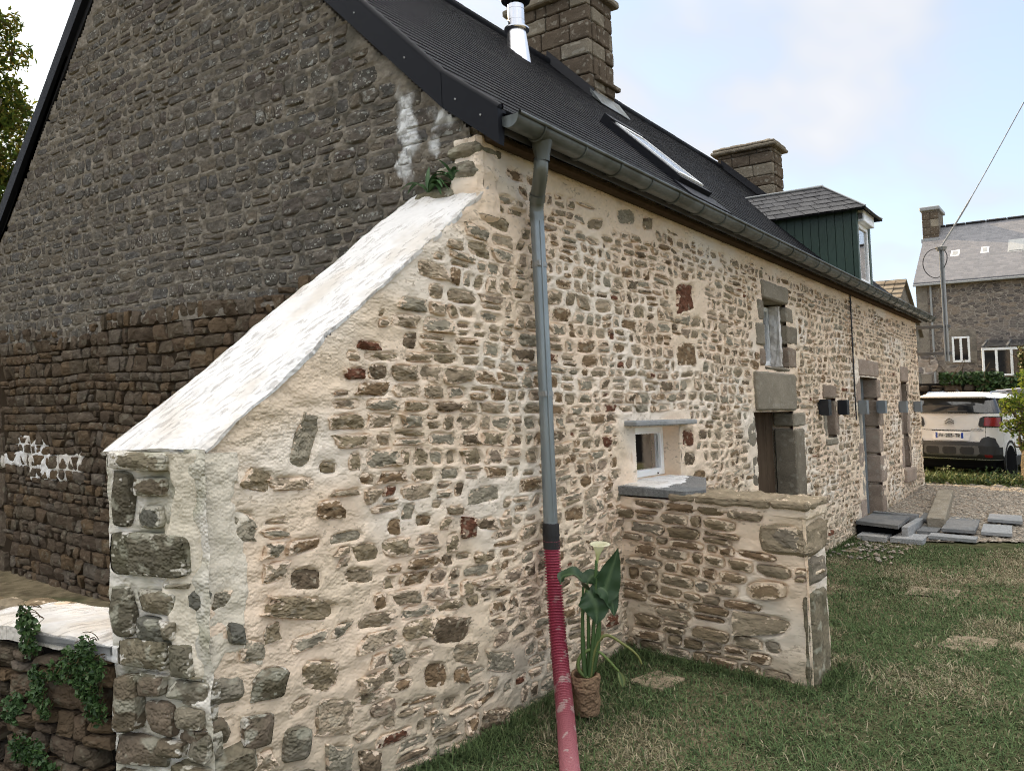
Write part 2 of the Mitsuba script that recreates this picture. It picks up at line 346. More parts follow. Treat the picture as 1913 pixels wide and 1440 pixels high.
bsdf('m_chrome', twos(princ((.55, .55, .57), .2, 1.0)))
bsdf('m_galv', twos(princ((.30, .31, .31), .5, .3)))
def c_tile(p, n, uv): return mix((.13, .105, .08), (.27, .24, .19), fbm(p.x * 5, p.y * 5, p.z * 5, 3))
bsdf('m_tile', diffuse(c_tile))
bsdf('m_void', twos(diffuse((.02, .018, .016))))
bsdf('m_joint', twos(diffuse((.045, .034, .024))))

# ------------------------------------------------------------------ masonry
Z3 = np.array([0, 0, 1.0])
class Face:
    """a wall face: u along it, v up, h outwards"""
    def __init__(s, O, U):
        s.O, s.U = np.array(O, float), unit(U); s.N = np.cross(s.U, Z3)
    def at(s, u, v, h): return s.O + u[..., None] * s.U + v[..., None] * Z3 + h[..., None] * s.N
def rubble(region, v0, v1, hrow, wmin, wmax, joint, rng, wave=.06, thin=.25, u0=None, u1=None, keep=.55, slope=0.0, tilt=.25, side=1.0):
    """irregular courses of quads (BL, BR, TR, TL) inside the region"""
    a, b, c, d = region.bounds
    u0, u1 = a if u0 is None else u0, c if u1 is None else u1
    P = shapely.prepared.prep(region)
    out, v = [], v0
    def wv(u, v): return v + slope * (u - u0) + wave * (float(meshkit.fbm(np.array([u * .8, v * 1.3, 1.7]), 3, 11)) - .5) * 2
    while v < v1:
        h = rng.uniform(*hrow)
        u = u0 - rng.uniform(0, wmax)
        while u < u1:
            w = rng.uniform(wmin, wmax) if rng.random() < .8 else rng.uniform(wmin, wmin * 1.4)
            t0, t1 = rng.normal(0, tilt * h, 2) * .5
            parts = [(0, 1)]
            if rng.random() < thin and h > hrow[0] * 1.15:
                k = rng.uniform(.35, .65); parts = [(0, k), (k, 1)]
            for (p0, p1) in parts:
                g = side * joint * rng.uniform(.55, 1.3) / 2; gv = joint * rng.uniform(.5, 1.2) / 2
                ua, ub = u + g, u + w - g
                if len(parts) == 2 and rng.random() < .5: ub -= w * rng.uniform(0, .25)
                va, vb = v + h * p0 + gv, v + h * p1 - gv
                if ub - ua < .02 or vb - va < .015: continue
                q = np.array([(ua - t0 / 2, wv(ua, va)), (ub - t1 / 2, wv(ub, va)), (ub + t1 / 2, wv(ub, vb)), (ua + t0 / 2, wv(ua, vb))])
                m = q.mean(0)
                if P.contains(Point(m)) and all(P.contains(Point(m + (x - m) * keep)) for x in q): out.append(q)
            u += w
        v += h
    return np.array(out).reshape(-1, 4, 2)
def patch_faces(nr, na):
    i, j = np.meshgrid(np.arange(nr - 1), np.arange(na), indexing='ij')
    a, b, c, d = i * na + j, i * na + (j + 1) % na, (i + 1) * na + (j + 1) % na, (i + 1) * na + j
    f = np.stack([a, b, c, d], -1).reshape(-1, 4)
    f = np.vstack([f[:, [0, 1, 2]], f[:, [0, 2, 3]]])
    j = np.arange(na)
    return np.vstack([f, np.stack([(nr - 1) * na + j, (nr - 1) * na + (j + 1) % na, j * 0 + nr * na], 1)])
def stone_patches(face, quads, rng, H=(.004, .02), edge=.03, amp=.012, freq=14, na=14, rings=(1, .88, .62, .3), expo=(2.6, 5), wob=.07, tilt=.10, bulge=.02, jag=0.0):
    """(stones, points, 3): one bumpy cap per quad, its rim sunk behind the face"""
    n = len(quads); th = np.arange(na) * 2 * math.pi / na
    e = rng.uniform(*expo, (n, 1))
    c, s = np.cos(th), np.sin(th)
    a = np.sign(c) * np.abs(c) ** (2 / e); b = np.sign(s) * np.abs(s) ** (2 / e)
    r = 1 + sum(rng.normal(0, wob / k ** .7, (n, 1)) * np.cos(k * th + rng.uniform(0, 6.3, (n, 1))) for k in (2, 3, 4, 5))
    if jag: r = r * (1 + rng.uniform(-jag, jag * .6, r.shape))
    a, b = a * r, b * r
    A = np.concatenate([a[:, None, :] * np.array(rings)[None, :, None]], 1).reshape(n, -1); A = np.hstack([A, np.zeros((n, 1))])
    B = (b[:, None, :] * np.array(rings)[None, :, None]).reshape(n, -1); B = np.hstack([B, np.zeros((n, 1))])
    R = np.repeat(np.r_[np.array(rings)], na); R = np.r_[R, 0.0]
    q = quads
    w = [(1 - A) * (1 - B) / 4, (1 + A) * (1 - B) / 4, (1 + A) * (1 + B) / 4, (1 - A) * (1 + B) / 4]
    u = sum(w[k] * q[:, k, 0:1] for k in range(4)); v = sum(w[k] * q[:, k, 1:2] for k in range(4))
    h = rng.uniform(*H, (n, 1)) + bulge * (1 - R ** 2)
    t = rng.normal(0, tilt, (n, 2)); cu, cv = q[:, :, 0].mean(1)[:, None], q[:, :, 1].mean(1)[:, None]
    h = h + t[:, :1] * np.clip(u - cu, -.15, .15) + t[:, 1:] * np.clip(v - cv, -.1, .1)
    h = h + amp * 2 * (meshkit.fbm(np.stack([u * freq, v * freq * 1.5, np.broadcast_to(np.arange(n)[:, None] * .37, u.shape)], -1), 3, 3) - .5)
    h = np.where(R > .99, -edge, h)
    return face.at(u, v, h), patch_faces(len(rings), na), R
def lay(holder, name, face, quads, mat, rng, tone=None, wear=None, most=300, seen=None, rest='rubble_stonework', flat=False, **k):
    """the stones of one face: the largest in view as parts, the others joined"""
    if not len(quads): return
    V, F, R = stone_patches(face, quads, rng, **k)
    n = len(V); tone = rng.random(n) if tone is None else np.asarray(tone); wear = rng.random(n) if wear is None else wear
    tone = (np.floor(tone * 8) + .06 + .88 * np.clip(wear, 0, 1)) / 8
    c = V[:, -1]; d = np.linalg.norm(c, axis=1)
    e1, e2 = quads[:, 1] - quads[:, 0], quads[:, 3] - quads[:, 0]
    size = np.abs(e1[:, 0] * e2[:, 1]) / d ** 2 * np.abs((c @ face.N) / d)
    if seen is not None: size = np.where([seen(*x) for x in quads.mean(1)], size, 0)
    order = np.argsort(-size); pick = set(order[:most][size[order[:most]] > 0].tolist())
    left = [i for i in range(n) if i not in pick]
    for i in sorted(pick):
        obj(f'{holder}__{name}', (V[i], F), mat, not flat, uv=np.stack([np.full(len(R), tone[i]), R], 1))
    if left:
        vs = V[left].reshape(-1, 3); fs = (F[None] + (np.arange(len(left)) * V.shape[1])[:, None, None]).reshape(-1, 3)
        uv = np.stack([np.repeat(tone[left], V.shape[1]), np.tile(R, len(left))], 1)
        key = obj(f'{holder}__{rest}', (vs, fs), mat, not flat, uv=uv)
        labels[key] = {'kind': 'stuff'}
def sheet(face, region, res, quads, base=.004, a1=.012, f1=2.2, a2=.012, f2=9, dip=.035, lim=(1.12, .72), seed=1, res_v=None):
    """mortar: a wavy face that sinks round every stone"""
    a, b, c, d = region.bounds
    res_v = res_v or res
    us, vs = np.arange(a, c + res, res), np.arange(b, d + res_v, res_v)
    U, V = np.meshgrid(us, vs, indexing='ij')
    p = np.stack([U, V, U * 0 + seed * 5.3], -1)
    h = base + 2 * a1 * (meshkit.fbm(p * f1, 2, seed) - .5) + 2 * a2 * (meshkit.fbm(p * [f2, f2 * 1.5, 1], 3, seed + 4) - .5)
    hole = np.zeros_like(U)
    for q in quads:
        m = q.mean(0); ea = ((q[1] + q[2]) - (q[0] + q[3])) / 4; eb = ((q[2] + q[3]) - (q[0] + q[1])) / 4
        x0, x1, y0, y1 = q[:, 0].min() - .04, q[:, 0].max() + .04, q[:, 1].min() - .04, q[:, 1].max() + .04
        i0, i1 = np.searchsorted(us, [x0, x1]); j0, j1 = np.searchsorted(vs, [y0, y1])
        if i1 <= i0 or j1 <= j0: continue
        D = np.stack([U[i0:i1, j0:j1] - m[0], V[i0:i1, j0:j1] - m[1]], -1) @ np.linalg.inv(np.stack([ea, eb]))
        r = (np.abs(D[..., 0]) ** 3.2 + np.abs(D[..., 1]) ** 3.2) ** (1 / 3.2)
        t = np.clip((lim[0] - r) / (lim[0] - lim[1]), 0, 1)
        hole[i0:i1, j0:j1] = np.maximum(hole[i0:i1, j0:j1], t * t * (3 - 2 * t))
    h = h - dip * hole
    verts = face.at(U, V, h).reshape(-1, 3)
    nu, nv = U.shape
    i, j = np.meshgrid(np.arange(nu - 1), np.arange(nv - 1), indexing='ij')
    inside = shapely.contains_xy(region, (us[:-1] + us[1:])[:, None] / 2 + 0 * vs[None, :-1], (vs[:-1] + vs[1:])[None, :] / 2 + 0 * us[:-1, None])
    i, j = i[inside], j[inside]
    A, B, C, D = i * nv + j, (i + 1) * nv + j, (i + 1) * nv + j + 1, i * nv + j + 1
    f = np.vstack([np.stack([A, B, C], 1), np.stack([A, C, D], 1)])
    used = np.unique(f); re = np.full(len(verts), -1); re[used] = np.arange(len(used))
    return verts[used], re[f]
def qd(*p): return np.array(p, float)
def rq(u0, u1, v0, v1): return qd((u0, v0), (u1, v0), (u1, v1), (u0, v1))
def slot(k, n=8): return (k + .5) / n

# ------------------------------------------------------------------ ground
def grid_sheet(xs, ys, zf, keep=None):
    X, Y = np.meshgrid(xs, ys, indexing='ij')
    v = np.stack([X, Y, zf(X, Y)], -1).reshape(-1, 3); n = len(ys)
    i, j = np.meshgrid(np.arange(len(xs) - 1), np.arange(n - 1), indexing='ij')
    if keep is not None:
        k = keep((X[:-1, :-1] + X[1:, 1:]) / 2, (Y[:-1, :-1] + Y[1:, 1:]) / 2); i, j = i[k], j[k]
    i, j = i.ravel(), j.ravel()
    return v, np.stack([i * n + j, (i + 1) * n + j, (i + 1) * n + j + 1, i * n + j + 1], 1)
far_x = np.r_[-900, -300, -100, -40, -15, -6, np.arange(-2, 14, .12), np.arange(14, 26, .3), 30, 45, 90, 300, 900]
far_y = np.r_[-900, -300, -100, -40, -15, -6, np.arange(-3, 3.5, .1), np.arange(3.5, 12, .6), 16, 40, 100, 300, 900]
tag(obj('lawn', grid_sheet(far_x, far_y, gz), 'm_ground', True), 'worn green lawn falling towards the buttress', 'lawn')
labels['lawn']['kind'] = 'structure'
def gravel_in(x, y):
    e = 11.2 + .25 * np.sin(y * 2.3) + .3 * (meshkit.noise(np.stack([x * 2, y * 2, x * 0], -1)) - .5)
    return (x > e) & (x < 16.35 + .2 * np.sin(y * 3)) & (y < 2.9) & (y > -9)
tag(obj('gravel_yard', grid_sheet(np.arange(10.6, 18.2, .08), np.arange(-9, 2.95, .08), lambda x, y: gz(x, y) + .02, gravel_in), 'm_gravel', True), 'grey gravel in front of the far door', 'gravel')
labels['gravel_yard']['kind'] = 'structure'
tag(obj('upper_garden', grid_sheet(np.r_[24.9, 26, 30, 40, 60, 120], np.r_[-80, -30, -10, 0, 5, 12, 40, 90], lambda x, y: .55 + .012 * (x - 24) + 0 * y), 'm_ground', True), 'raised garden ground behind the retaining wall', 'ground')
labels['upper_garden']['kind'] = 'structure'

# ------------------------------------------------------------------ the stone house
house = thing('stone_house', 'long stone cottage with cream pointed rubble front, dark stone gable and black slate roof', 'house')
FR = Face((0, 2.8, 0), (1, 0, 0))
X0, X1, EAVE = 3.5, 16.05, 1.60
openings = {'low_window': (5.17, 5.93, -.575, -.155), 'upper_window': (8.02, 8.72, .41, 1.09), 'low_door': (7.62, 8.78, -1.72, -.06),
            'far_door': (11.78, 12.75, -1.72, .41), 'end_window': (14.46, 14.9, -1.05, .39), 'slit_window': (10.08, 10.46, -.39, .08)}
hole = {k: sbox(a, c, b, d) for k, (a, b, c, d) in openings.items()}
ZB = -1.86
core = sbox(X0 + .06, ZB, X1, EAVE + .02)
core = core.difference(unary_union([h.buffer(.07, join_style=2) for h in hole.values()]))
obj(house + '__wall', cat([extrude_xz(core, 2.86, 3.3)]), 'm_mortar')
# dressed granite round the openings: (u0, u1, v0, v1, proud, tone)
BL = []
def gran(u0, u1, v0, v1, proud=.03, tone=None): BL.append((u0, u1, v0, v1, proud, RNG.random() if tone is None else tone))
gran(7.97, 8.78, 1.09, 1.29, .03, .08); gran(7.86, 8.02, .86, 1.08, .012, .6); gran(7.78, 8.02, .60, .84, .015, .08); gran(7.88, 8.02, .40, .58, .01, .3)
gran(8.72, 8.95, .90, 1.08, .012, .1); gran(8.72, 9.06, .66, .88, .015, .6); gran(8.72, 8.98, .40, .64, .02, .3); gran(7.98, 8.75, .355, .41, .02, .6)
gran(7.64, 8.84, -.06, .345, .045, .08)
gran(7.40, 7.62, -.42, -.10, .012, .08); gran(7.48, 7.62, -.80, -.44, .012, .62); gran(7.38, 7.62, -1.12, -.82, .012, .2); gran(7.46, 7.62, -1.70, -1.14, .012, .62)
gran(8.78, 9.20, -.24, -.075, .02, .1); gran(8.78, 9.10, -1.74, -.255, .03, .62)
gran(11.68, 12.86, .41, .66, .025, .42); gran(11.52, 11.78, .02, .40, .012, .42); gran(11.60, 11.78, -.48, 0, .012, .7); gran(11.50, 11.78, -.86, -.5, .012, .42)
gran(11.62, 11.78, -1.26, -.88, .012, .7); gran(11.46, 11.78, -1.72, -1.28, .012, .42)
gran(12.75, 12.98, .10, .40, .012, .42); gran(12.75, 13.08, -.32, .08, .012, .25); gran(12.75, 12.98, -.72, -.34, .012, .42); gran(12.75, 13.12, -1.16, -.74, .012, .42); gran(12.75, 13.0, -1.72, -1.18, .012, .25)
gran(14.38, 15.0, .39, .66, .025, .42); gran(14.30, 14.46, .0, .38, .012, .42); gran(14.32, 14.46, -.5, -.02, .012, .25); gran(14.28, 14.46, -1.05, -.52, .012, .42)
gran(14.9, 15.05, .0, .38, .012, .25); gran(14.9, 15.06, -.5, -.02, .012, .42); gran(14.9, 15.04, -1.05, -.52, .012, .25); gran(14.36, 15.1, -1.29, -1.05, .06, .42)
gran(9.98, 10.52, .08, .26, .02, .25); gran(9.95, 10.08, -.39, .07, .012, .08); gran(10.46, 10.6, -.39, .07, .012, .25); gran(9.98, 10.5, -.5, -.4, .02, .08)
for i, (u0, u1, v0, v1, pr, t) in enumerate(BL):
    back = 3.02
    m = rblock(u0 + .006, u1 - .006, 2.8 - pr, back, v0 + .006, v1 - .006, .018, .07, .010, 8, i)
    obj(house + '__front_wall__dressed_stone', m, 'm_granite', True, uv=np.tile([[t, .5]], (len(m.vertices), 1)))
blocks = unary_union([sbox(u0, v0, u1, v1) for (u0, u1, v0, v1, *_) in BL])
# stones picked out by the photograph on the front wall: (quad, tone)
SP = [(qd((2.069, -.281), (2.221, -.303), (2.312, -.079), (2.202, 0)), 1, 0), (qd((1.85, -.331), (2.012, -.366), (2.034, -.286), (1.928, -.237)), 3, .1),
      (qd((1.788, -.541), (1.959, -.558), (1.919, -.429), (1.827, -.409)), 1, .3), (qd((2.086, -.778), (2.272, -.812), (2.277, -.71), (2.091, -.68)), 5, 0),
      (qd((1.926, -.851), (2.367, -.973), (2.373, -.869), (1.98, -.78)), 3, .3), (qd((3.246, -.542), (3.55, -.542), (3.582, -.444), (3.252, -.456)), 1, .2),
      (qd((2.241, -.499), (2.391, -.516), (2.396, -.427), (2.245, -.413)), 2, 0), (qd((2.911, -1.209), (3.266, -1.294), (3.276, -1.144), (2.92, -1.069)), 5, 0),
      (qd((2.425, .12), (2.575, .124), (2.578, .175), (2.427, .169)), 6, 0), (qd((2.503, .262), (2.686, .262), (2.675, .302), (2.518, .303)), 6, 0),
      (qd((5.922, .746), (6.395, .79), (6.428, 1.071), (5.951, 1.011)), 6, 0), (qd((5.913, .312), (6.285, .326), (6.31, .532), (5.935, .508)), 2, .2),
      (qd((5.95, -.335), (6.18, -.35), (6.2, -.19), (5.955, -.18)), 6, 0), (qd((5.97, -.50), (6.22, -.52), (6.235, -.385), (5.975, -.37)), 5, 0),
      (qd((6.12, -.70), (6.36, -.72), (6.37, -.55), (6.13, -.53)), 2, 0), (qd((2.852, -1.417), (3.039, -1.47), (3.049, -1.314), (2.861, -1.266)), 2, 0),
      (qd((3.073, -1.336), (3.278, -1.389), (3.285, -1.276), (3.08, -1.227)), 0, .3), (qd((3.083, -1.441), (3.192, -1.471), (3.198, -1.388), (3.088, -1.359)), 2, 0),
      (qd((2.216, -1.66), (2.40, -1.70), (2.40, -1.52), (2.251, -1.465)), 1, .2), (qd((2.43, -1.72), (2.56, -1.74), (2.56, -1.60), (2.43, -1.56)), 5, .2),
      (qd((3.274, -1.771), (3.531, -1.82), (3.516, -1.689), (3.328, -1.653)), 5, .2), (qd((2.12, -1.208), (2.351, -1.286), (2.359, -1.133), (2.127, -1.07)), 3, .5),
      (qd((2.169, -1.42), (2.42, -1.50), (2.428, -1.33), (2.204, -1.26)), 4, .3), (qd((3.517, 1.03), (3.752, 1.0), (3.772, 1.09), (3.499, 1.134)), 3, .1),
      (qd((2.661, -.618), (2.742, -.629), (2.747, -.549), (2.665, -.539)), 2, 0), (qd((3.191, -.71), (3.314, -.726), (3.322, -.608), (3.198, -.594)), 6, 0),
      (qd((2.856, -.606), (2.98, -.621), (2.984, -.556), (2.859, -.543)), 2, 0), (qd((2.268, -.302), (2.377, -.309), (2.38, -.254), (2.271, -.248)), 3, .2),
      (qd((2.376, -.802), (2.569, -.837), (2.573, -.762), (2.38, -.731)), 0, .4), (qd((3.342, -1.455), (3.603, -1.524), (3.612, -1.405), (3.35, -1.34)), 1, .3),
      (qd((1.745, -.70), (1.84, -.695), (1.86, -.647), (1.76, -.632)), 5, .3), (qd((1.72, -.79), (1.79, -.80), (1.815, -.72), (1.73, -.72)), 1, .4),
      (qd((1.82, -1.018), (1.968, -1.039), (1.946, -.964), (1.849, -.92)), 1, .5), (qd((4.617, 1.184), (4.878, 1.23), (4.887, 1.323), (4.625, 1.273)), 0, .2),
      (qd((5.037, 1.304), (5.367, 1.365), (5.379, 1.489), (5.048, 1.423)), 1, .1), (qd((5.45, 1.339), (5.649, 1.374), (5.66, 1.481), (5.46, 1.443)), 0, .1)]
CORNER = np.array([qd((1.87, -1.19), (2.03, -1.21), (2.06, -1.08), (1.88, -1.06)), qd((1.82, -1.36), (1.98, -1.38), (2.0, -1.25), (1.83, -1.22)), qd((1.82, -1.62), (1.92, -1.63), (1.97, -1.49), (1.83, -1.48)),
                   qd((1.93, -1.70), (2.2, -1.72), (2.18, -1.54), (1.97, -1.52)), qd((2.0, -1.48), (2.14, -1.49), (2.15, -1.36), (2.04, -1.33)), qd((1.78, -.93), (1.86, -.95), (1.85, -.86), (1.78, -.84))])
SPQ = np.array([s[0] for s in SP])
near = lambda q, g: Polygon(q).buffer(g)
slope_z = lambda x: -.15 + .78 * (x - 1.74)
buttress_face = Polygon([(1.66, ZB), (3.5, ZB), (3.5, slope_z(3.5) - .01), (1.70, -.19)])
MORT = dict(base=.004, a1=.014, f1=2.3, a2=.018, f2=10, dip=.030, lim=(.90, .66), seed=1)
house_face = sbox(3.5, ZB, X1, EAVE)
smooth_plaster = Polygon([(1.6, -.22), (1.74, -.12), (3.7, 1.42), (3.72, 1.32), (3.3, .95), (2.9, .65), (2.62, .43), (2.42, .25), (2.24, .04), (2.06, -.25), (1.84, -.27), (1.74, -.55), (1.60, -.55)])
window_plaster = unary_union([sbox(4.95, -.57, 5.17, -.12), sbox(5.93, -.57, 5.97, -.12), sbox(4.93, -.17, 6.1, -.04)])
taken = unary_union([blocks.buffer(.012)] + [h.buffer(.03) for h in hole.values()] + [near(q, .02) for q in SPQ] + [near(q, .01) for q in CORNER] + [sbox(1.6, -1.85, 1.88, -1.04)] + [window_plaster, sbox(3.5, 1.42, X1, 1.62)])
rng = np.random.default_rng(11)
front_face = unary_union([buttress_face, house_face]).buffer(-.012)
q_all = rubble(front_face.difference(taken).difference(smooth_plaster), ZB, EAVE, (.052, .108), .085, .28, .018, rng, .11, .26, 1.66, X1, .45, 0, .6)
left_of = q_all.mean(1)[:, 0] < 3.5
q_but, q_house = q_all[left_of], q_all[~left_of]
big = rng.random(len(q_but))
tone_b = np.array([slot(rng.choice(8, p=[.26, .22, .10, .16, .15, .05, .01, .05])) for _ in q_but])
tone_h = np.array([slot(rng.choice(8, p=[.30, .16, .15, .06, .13, .08, .02, .10])) for _ in q_house])
isb = SPQ.mean(1)[:, 0] < 3.5
tone_s = np.array([slot(s[1]) for s in SP]); wear_s = np.array([s[2] * .6 for s in SP])
hole_region = unary_union([h.buffer(.004) for h in hole.values()])
obj(house + '__front_wall', sheet(FR, sbox(3.5, ZB, 7.2, EAVE).difference(hole_region), .016, np.concatenate([q_all, SPQ]), **MORT), 'm_mortar', True)
obj(house + '__front_wall__far_pointing', sheet(FR, sbox(7.2, ZB, X1, EAVE).difference(hole_region), .026, np.concatenate([q_all, SPQ]), **MORT), 'm_mortar', True)
kw = dict(H=(-.010, .010), edge=.03, amp=.014, freq=15, tilt=.10, bulge=.010, wob=.11, jag=.16, expo=(3, 10), na=18, rings=(1, .92, .74, .48, .22), flat=True)
lay(house + '__front_wall', 'stone', FR, np.concatenate([SPQ[~isb], q_house]), 'm_front_stone', rng, np.r_[tone_s[~isb], tone_h], np.r_[wear_s[~isb], rng.random(len(q_house)) * .78 + .18], 300, **kw)

# ------------------------------------------------------------------ buttress
but = thing('buttress', 'sloping rubble stone buttress with white limewashed coping at the near corner of the cottage', 'buttress')
obj(but + '__face', sheet(FR, unary_union([buttress_face, sbox(3.45, ZB, 3.52, 1.2)]), .0125, np.concatenate([q_all, SPQ, CORNER]), **MORT), 'm_mortar', True)
lay(but + '__face', 'stone', FR, np.concatenate([SPQ[isb], q_but]), 'm_front_stone', rng, np.r_[tone_s[isb], tone_b], np.r_[wear_s[isb], rng.random(len(q_but)) ** 1.2 * .75 + .10], 300, **{**kw, 'na': 22, 'amp': .019, 'H': (-.012, .018)})
EN = Face((1.67, 2.8, 0), (.22, -.975, 0))
ep = lambda s, h=0.0, z=0.0: EN.O + s * EN.U + h * EN.N + z * Z3
def prism(bottom, top):
    v = np.array(list(bottom) + list(top), float); n = len(bottom)
    f = [(0, i + 1, i) for i in range(1, n - 1)] + [(n, n + i, n + i + 1) for i in range(1, n - 1)]
    for i in range(n): j = (i + 1) % n; f += [(i, j, n + j), (i, n + j, n + i)]
    m = trimesh.Trimesh(v, f, process=False); m.fix_normals(); return m
lay(but + '__face', 'corner_stone', FR, CORNER, 'm_pillar_stone', rng, np.array([slot(3), slot(5), slot(0), slot(4), slot(2), slot(6)]), np.full(6, .3), 300, H=(.012, .03), edge=.05, amp=.024, freq=9, na=26, rings=(1, .95, .84, .66, .42, .2), expo=(3, 7), wob=.05, tilt=.08, bulge=.02, jag=.04)
c0, c1 = EN.at(np.array([-.02, -.46]), np.zeros(2), np.full(2, -.05))
obj(but + '__core', prism([(c0[0], 2.86, ZB), (3.5, 2.86, ZB), (3.5, 3.3, ZB), (c1[0], 3.24, ZB)], [(c0[0], 2.86, -.2), (3.5, 2.86, 1.2), (3.5, 3.3, 1.2), (c1[0], 3.24, -.22)]), 'm_mortar')
# white coping: a lumpy sloping slab
def coping():
    n, k = 150, 34
    t, s = np.meshgrid(np.linspace(0, 1, n), np.linspace(0, 1, k), indexing='ij')
    f0, f1, b0, b1 = np.array([1.70, 2.786, -.160]), np.array([3.545, 2.790, 1.262]), np.array([1.575, 3.31, -.185]), np.array([3.52, 3.34, 1.29])
    P = ((1 - t) * (1 - s))[..., None] * f0 + (t * (1 - s))[..., None] * f1 + ((1 - t) * s)[..., None] * b0 + (t * s)[..., None] * b1
    up = unit(np.cross(f1 - f0, b0 - f0)); up = up if up[2] > 0 else -up
    h = .034 * (meshkit.fbm(P * [2.2, 3, 2], 3, 4) - .5) + .022 * (meshkit.fbm(P * [9, 11, 9], 3, 5) - .5)
    e = np.minimum(s, 1 - s) / .08; h = h - .012 * np.clip(1 - e, 0, 1) ** 2
    fr = np.clip(1 - s / .05, 0, 1); P = P + fr[..., None] * np.array([0, -1, 0]) * .05 * (meshkit.fbm(P * 6, 3, 8) - .35)[..., None] + np.clip(1 - (1 - s) / .05, 0, 1)[..., None] * np.array([0, 1, 0]) * .12 * (meshkit.fbm(P * 5, 3, 9) - .5)[..., None] + fr[..., None] * up * .05 * (meshkit.fbm(P * 5 + 3, 3, 8) - .5)[..., None]
    top = P + h[..., None] * up; low = P - up * .03
    V = np.concatenate([low[:, :1], top, low[:, -1:]], 1); k2 = k + 2
    i, j = np.meshgrid(np.arange(n - 1), np.arange(k2 - 1), indexing='ij')
    f = np.stack([i * k2 + j, (i + 1) * k2 + j, (i + 1) * k2 + j + 1, i * k2 + j + 1], -1).reshape(-1, 4)
    v = V.reshape(-1, 3); e0 = np.arange(k2)
    f = np.vstack([f[:, [0, 1, 2]], f[:, [0, 2, 3]], np.stack([e0[1:-1] * 0, e0[2:], e0[1:-1]], 1)[:, ::-1]])
    return v, f
obj(but + '__coping', coping(), 'm_white', 40)
EQ = [(qd((-.449, -.249), (-.119, -.259), (-.104, -.182), (-.449, -.184)), 0, .9), (qd((-.43, -.48), (-.328, -.485), (-.317, -.272), (-.431, -.257)), 4, .2),
      (qd((-.303, -.358), (-.141, -.351), (-.137, -.28), (-.3, -.286)), 3, .8), (qd((-.292, -.484), (-.164, -.476), (-.16, -.389), (-.288, -.396)), 6, .7),
      (qd((-.449, -.679), (-.017, -.658), (-.014, -.495), (-.449, -.499)), 1, .4), (qd((-.44, -.923), (-.331, -.918), (-.339, -.718), (-.448, -.718)), 1, .4),
      (qd((-.308, -.815), (-.113, -.81), (-.086, -.721), (-.321, -.719)), 0, .6), (qd((-.319, -.917), (-.169, -.93), (-.17, -.827), (-.321, -.833)), 6, .3),
      (qd((-.174, -.903), (-.1, -.895), (-.097, -.825), (-.17, -.833)), 7, .4), (qd((-.421, -1.036), (-.146, -1.019), (-.129, -.91), (-.434, -.926)), 0, .5),
      (qd((-.135, -1.038), (-.008, -1.025), (-.029, -.906), (-.132, -.915)), 2, .4), (qd((-.446, -1.299), (-.308, -1.276), (-.297, -1.052), (-.435, -1.072)), 3, .2),
      (qd((-.301, -1.137), (-.179, -1.119), (-.175, -1.045), (-.297, -1.06)), 5, .2), (qd((-.172, -1.123), (.045, -1.122), (.05, -1.045), (-.124, -1.05)), 2, .4),
      (qd((-.284, -1.272), (-.122, -1.276), (-.122, -1.142), (-.283, -1.15)), 5, .1), (qd((-.11, -1.225), (.03, -1.215), (.035, -1.14), (-.105, -1.145)), 7, .2),
      (qd((-.459, -1.425), (-.17, -1.404), (-.15, -1.285), (-.451, -1.31)), 5, .2), (qd((-.224, -1.351), (-.08, -1.335), (-.075, -1.28), (-.221, -1.29)), 3, .3),
      (qd((-.067, -1.349), (.05, -1.341), (.05, -1.235), (-.056, -1.240)), 2, .3), (qd((-.143, -1.45), (.05, -1.42), (.05, -1.36), (-.139, -1.365)), 3, .3),
      (qd((-.17, -.709), (-.024, -.695), (-.017, -.672), (-.163, -.687)), 7, .9), (qd((-.333, -1.07), (-.159, -1.058), (-.152, -1.041), (-.32, -1.051)), 7, .9),
      (qd((-.45, -1.60), (-.2, -1.60), (-.18, -1.44), (-.45, -1.44)), 3, .2), (qd((-.18, -1.62), (.04, -1.62), (.05, -1.47), (-.16, -1.47)), 5, .2)]
EQQ = np.array([e[0] for e in EQ])
end_face = Polygon([(-.47, ZB), (.06, ZB), (.055, -.17), (-.47, -.19)])
obj(but + '__end_wall', sheet(EN, end_face, .012, EQQ, .0, .02, 3, .022, 8, .04, (1.0, .7), seed=6), 'm_pillar_mortar', True)
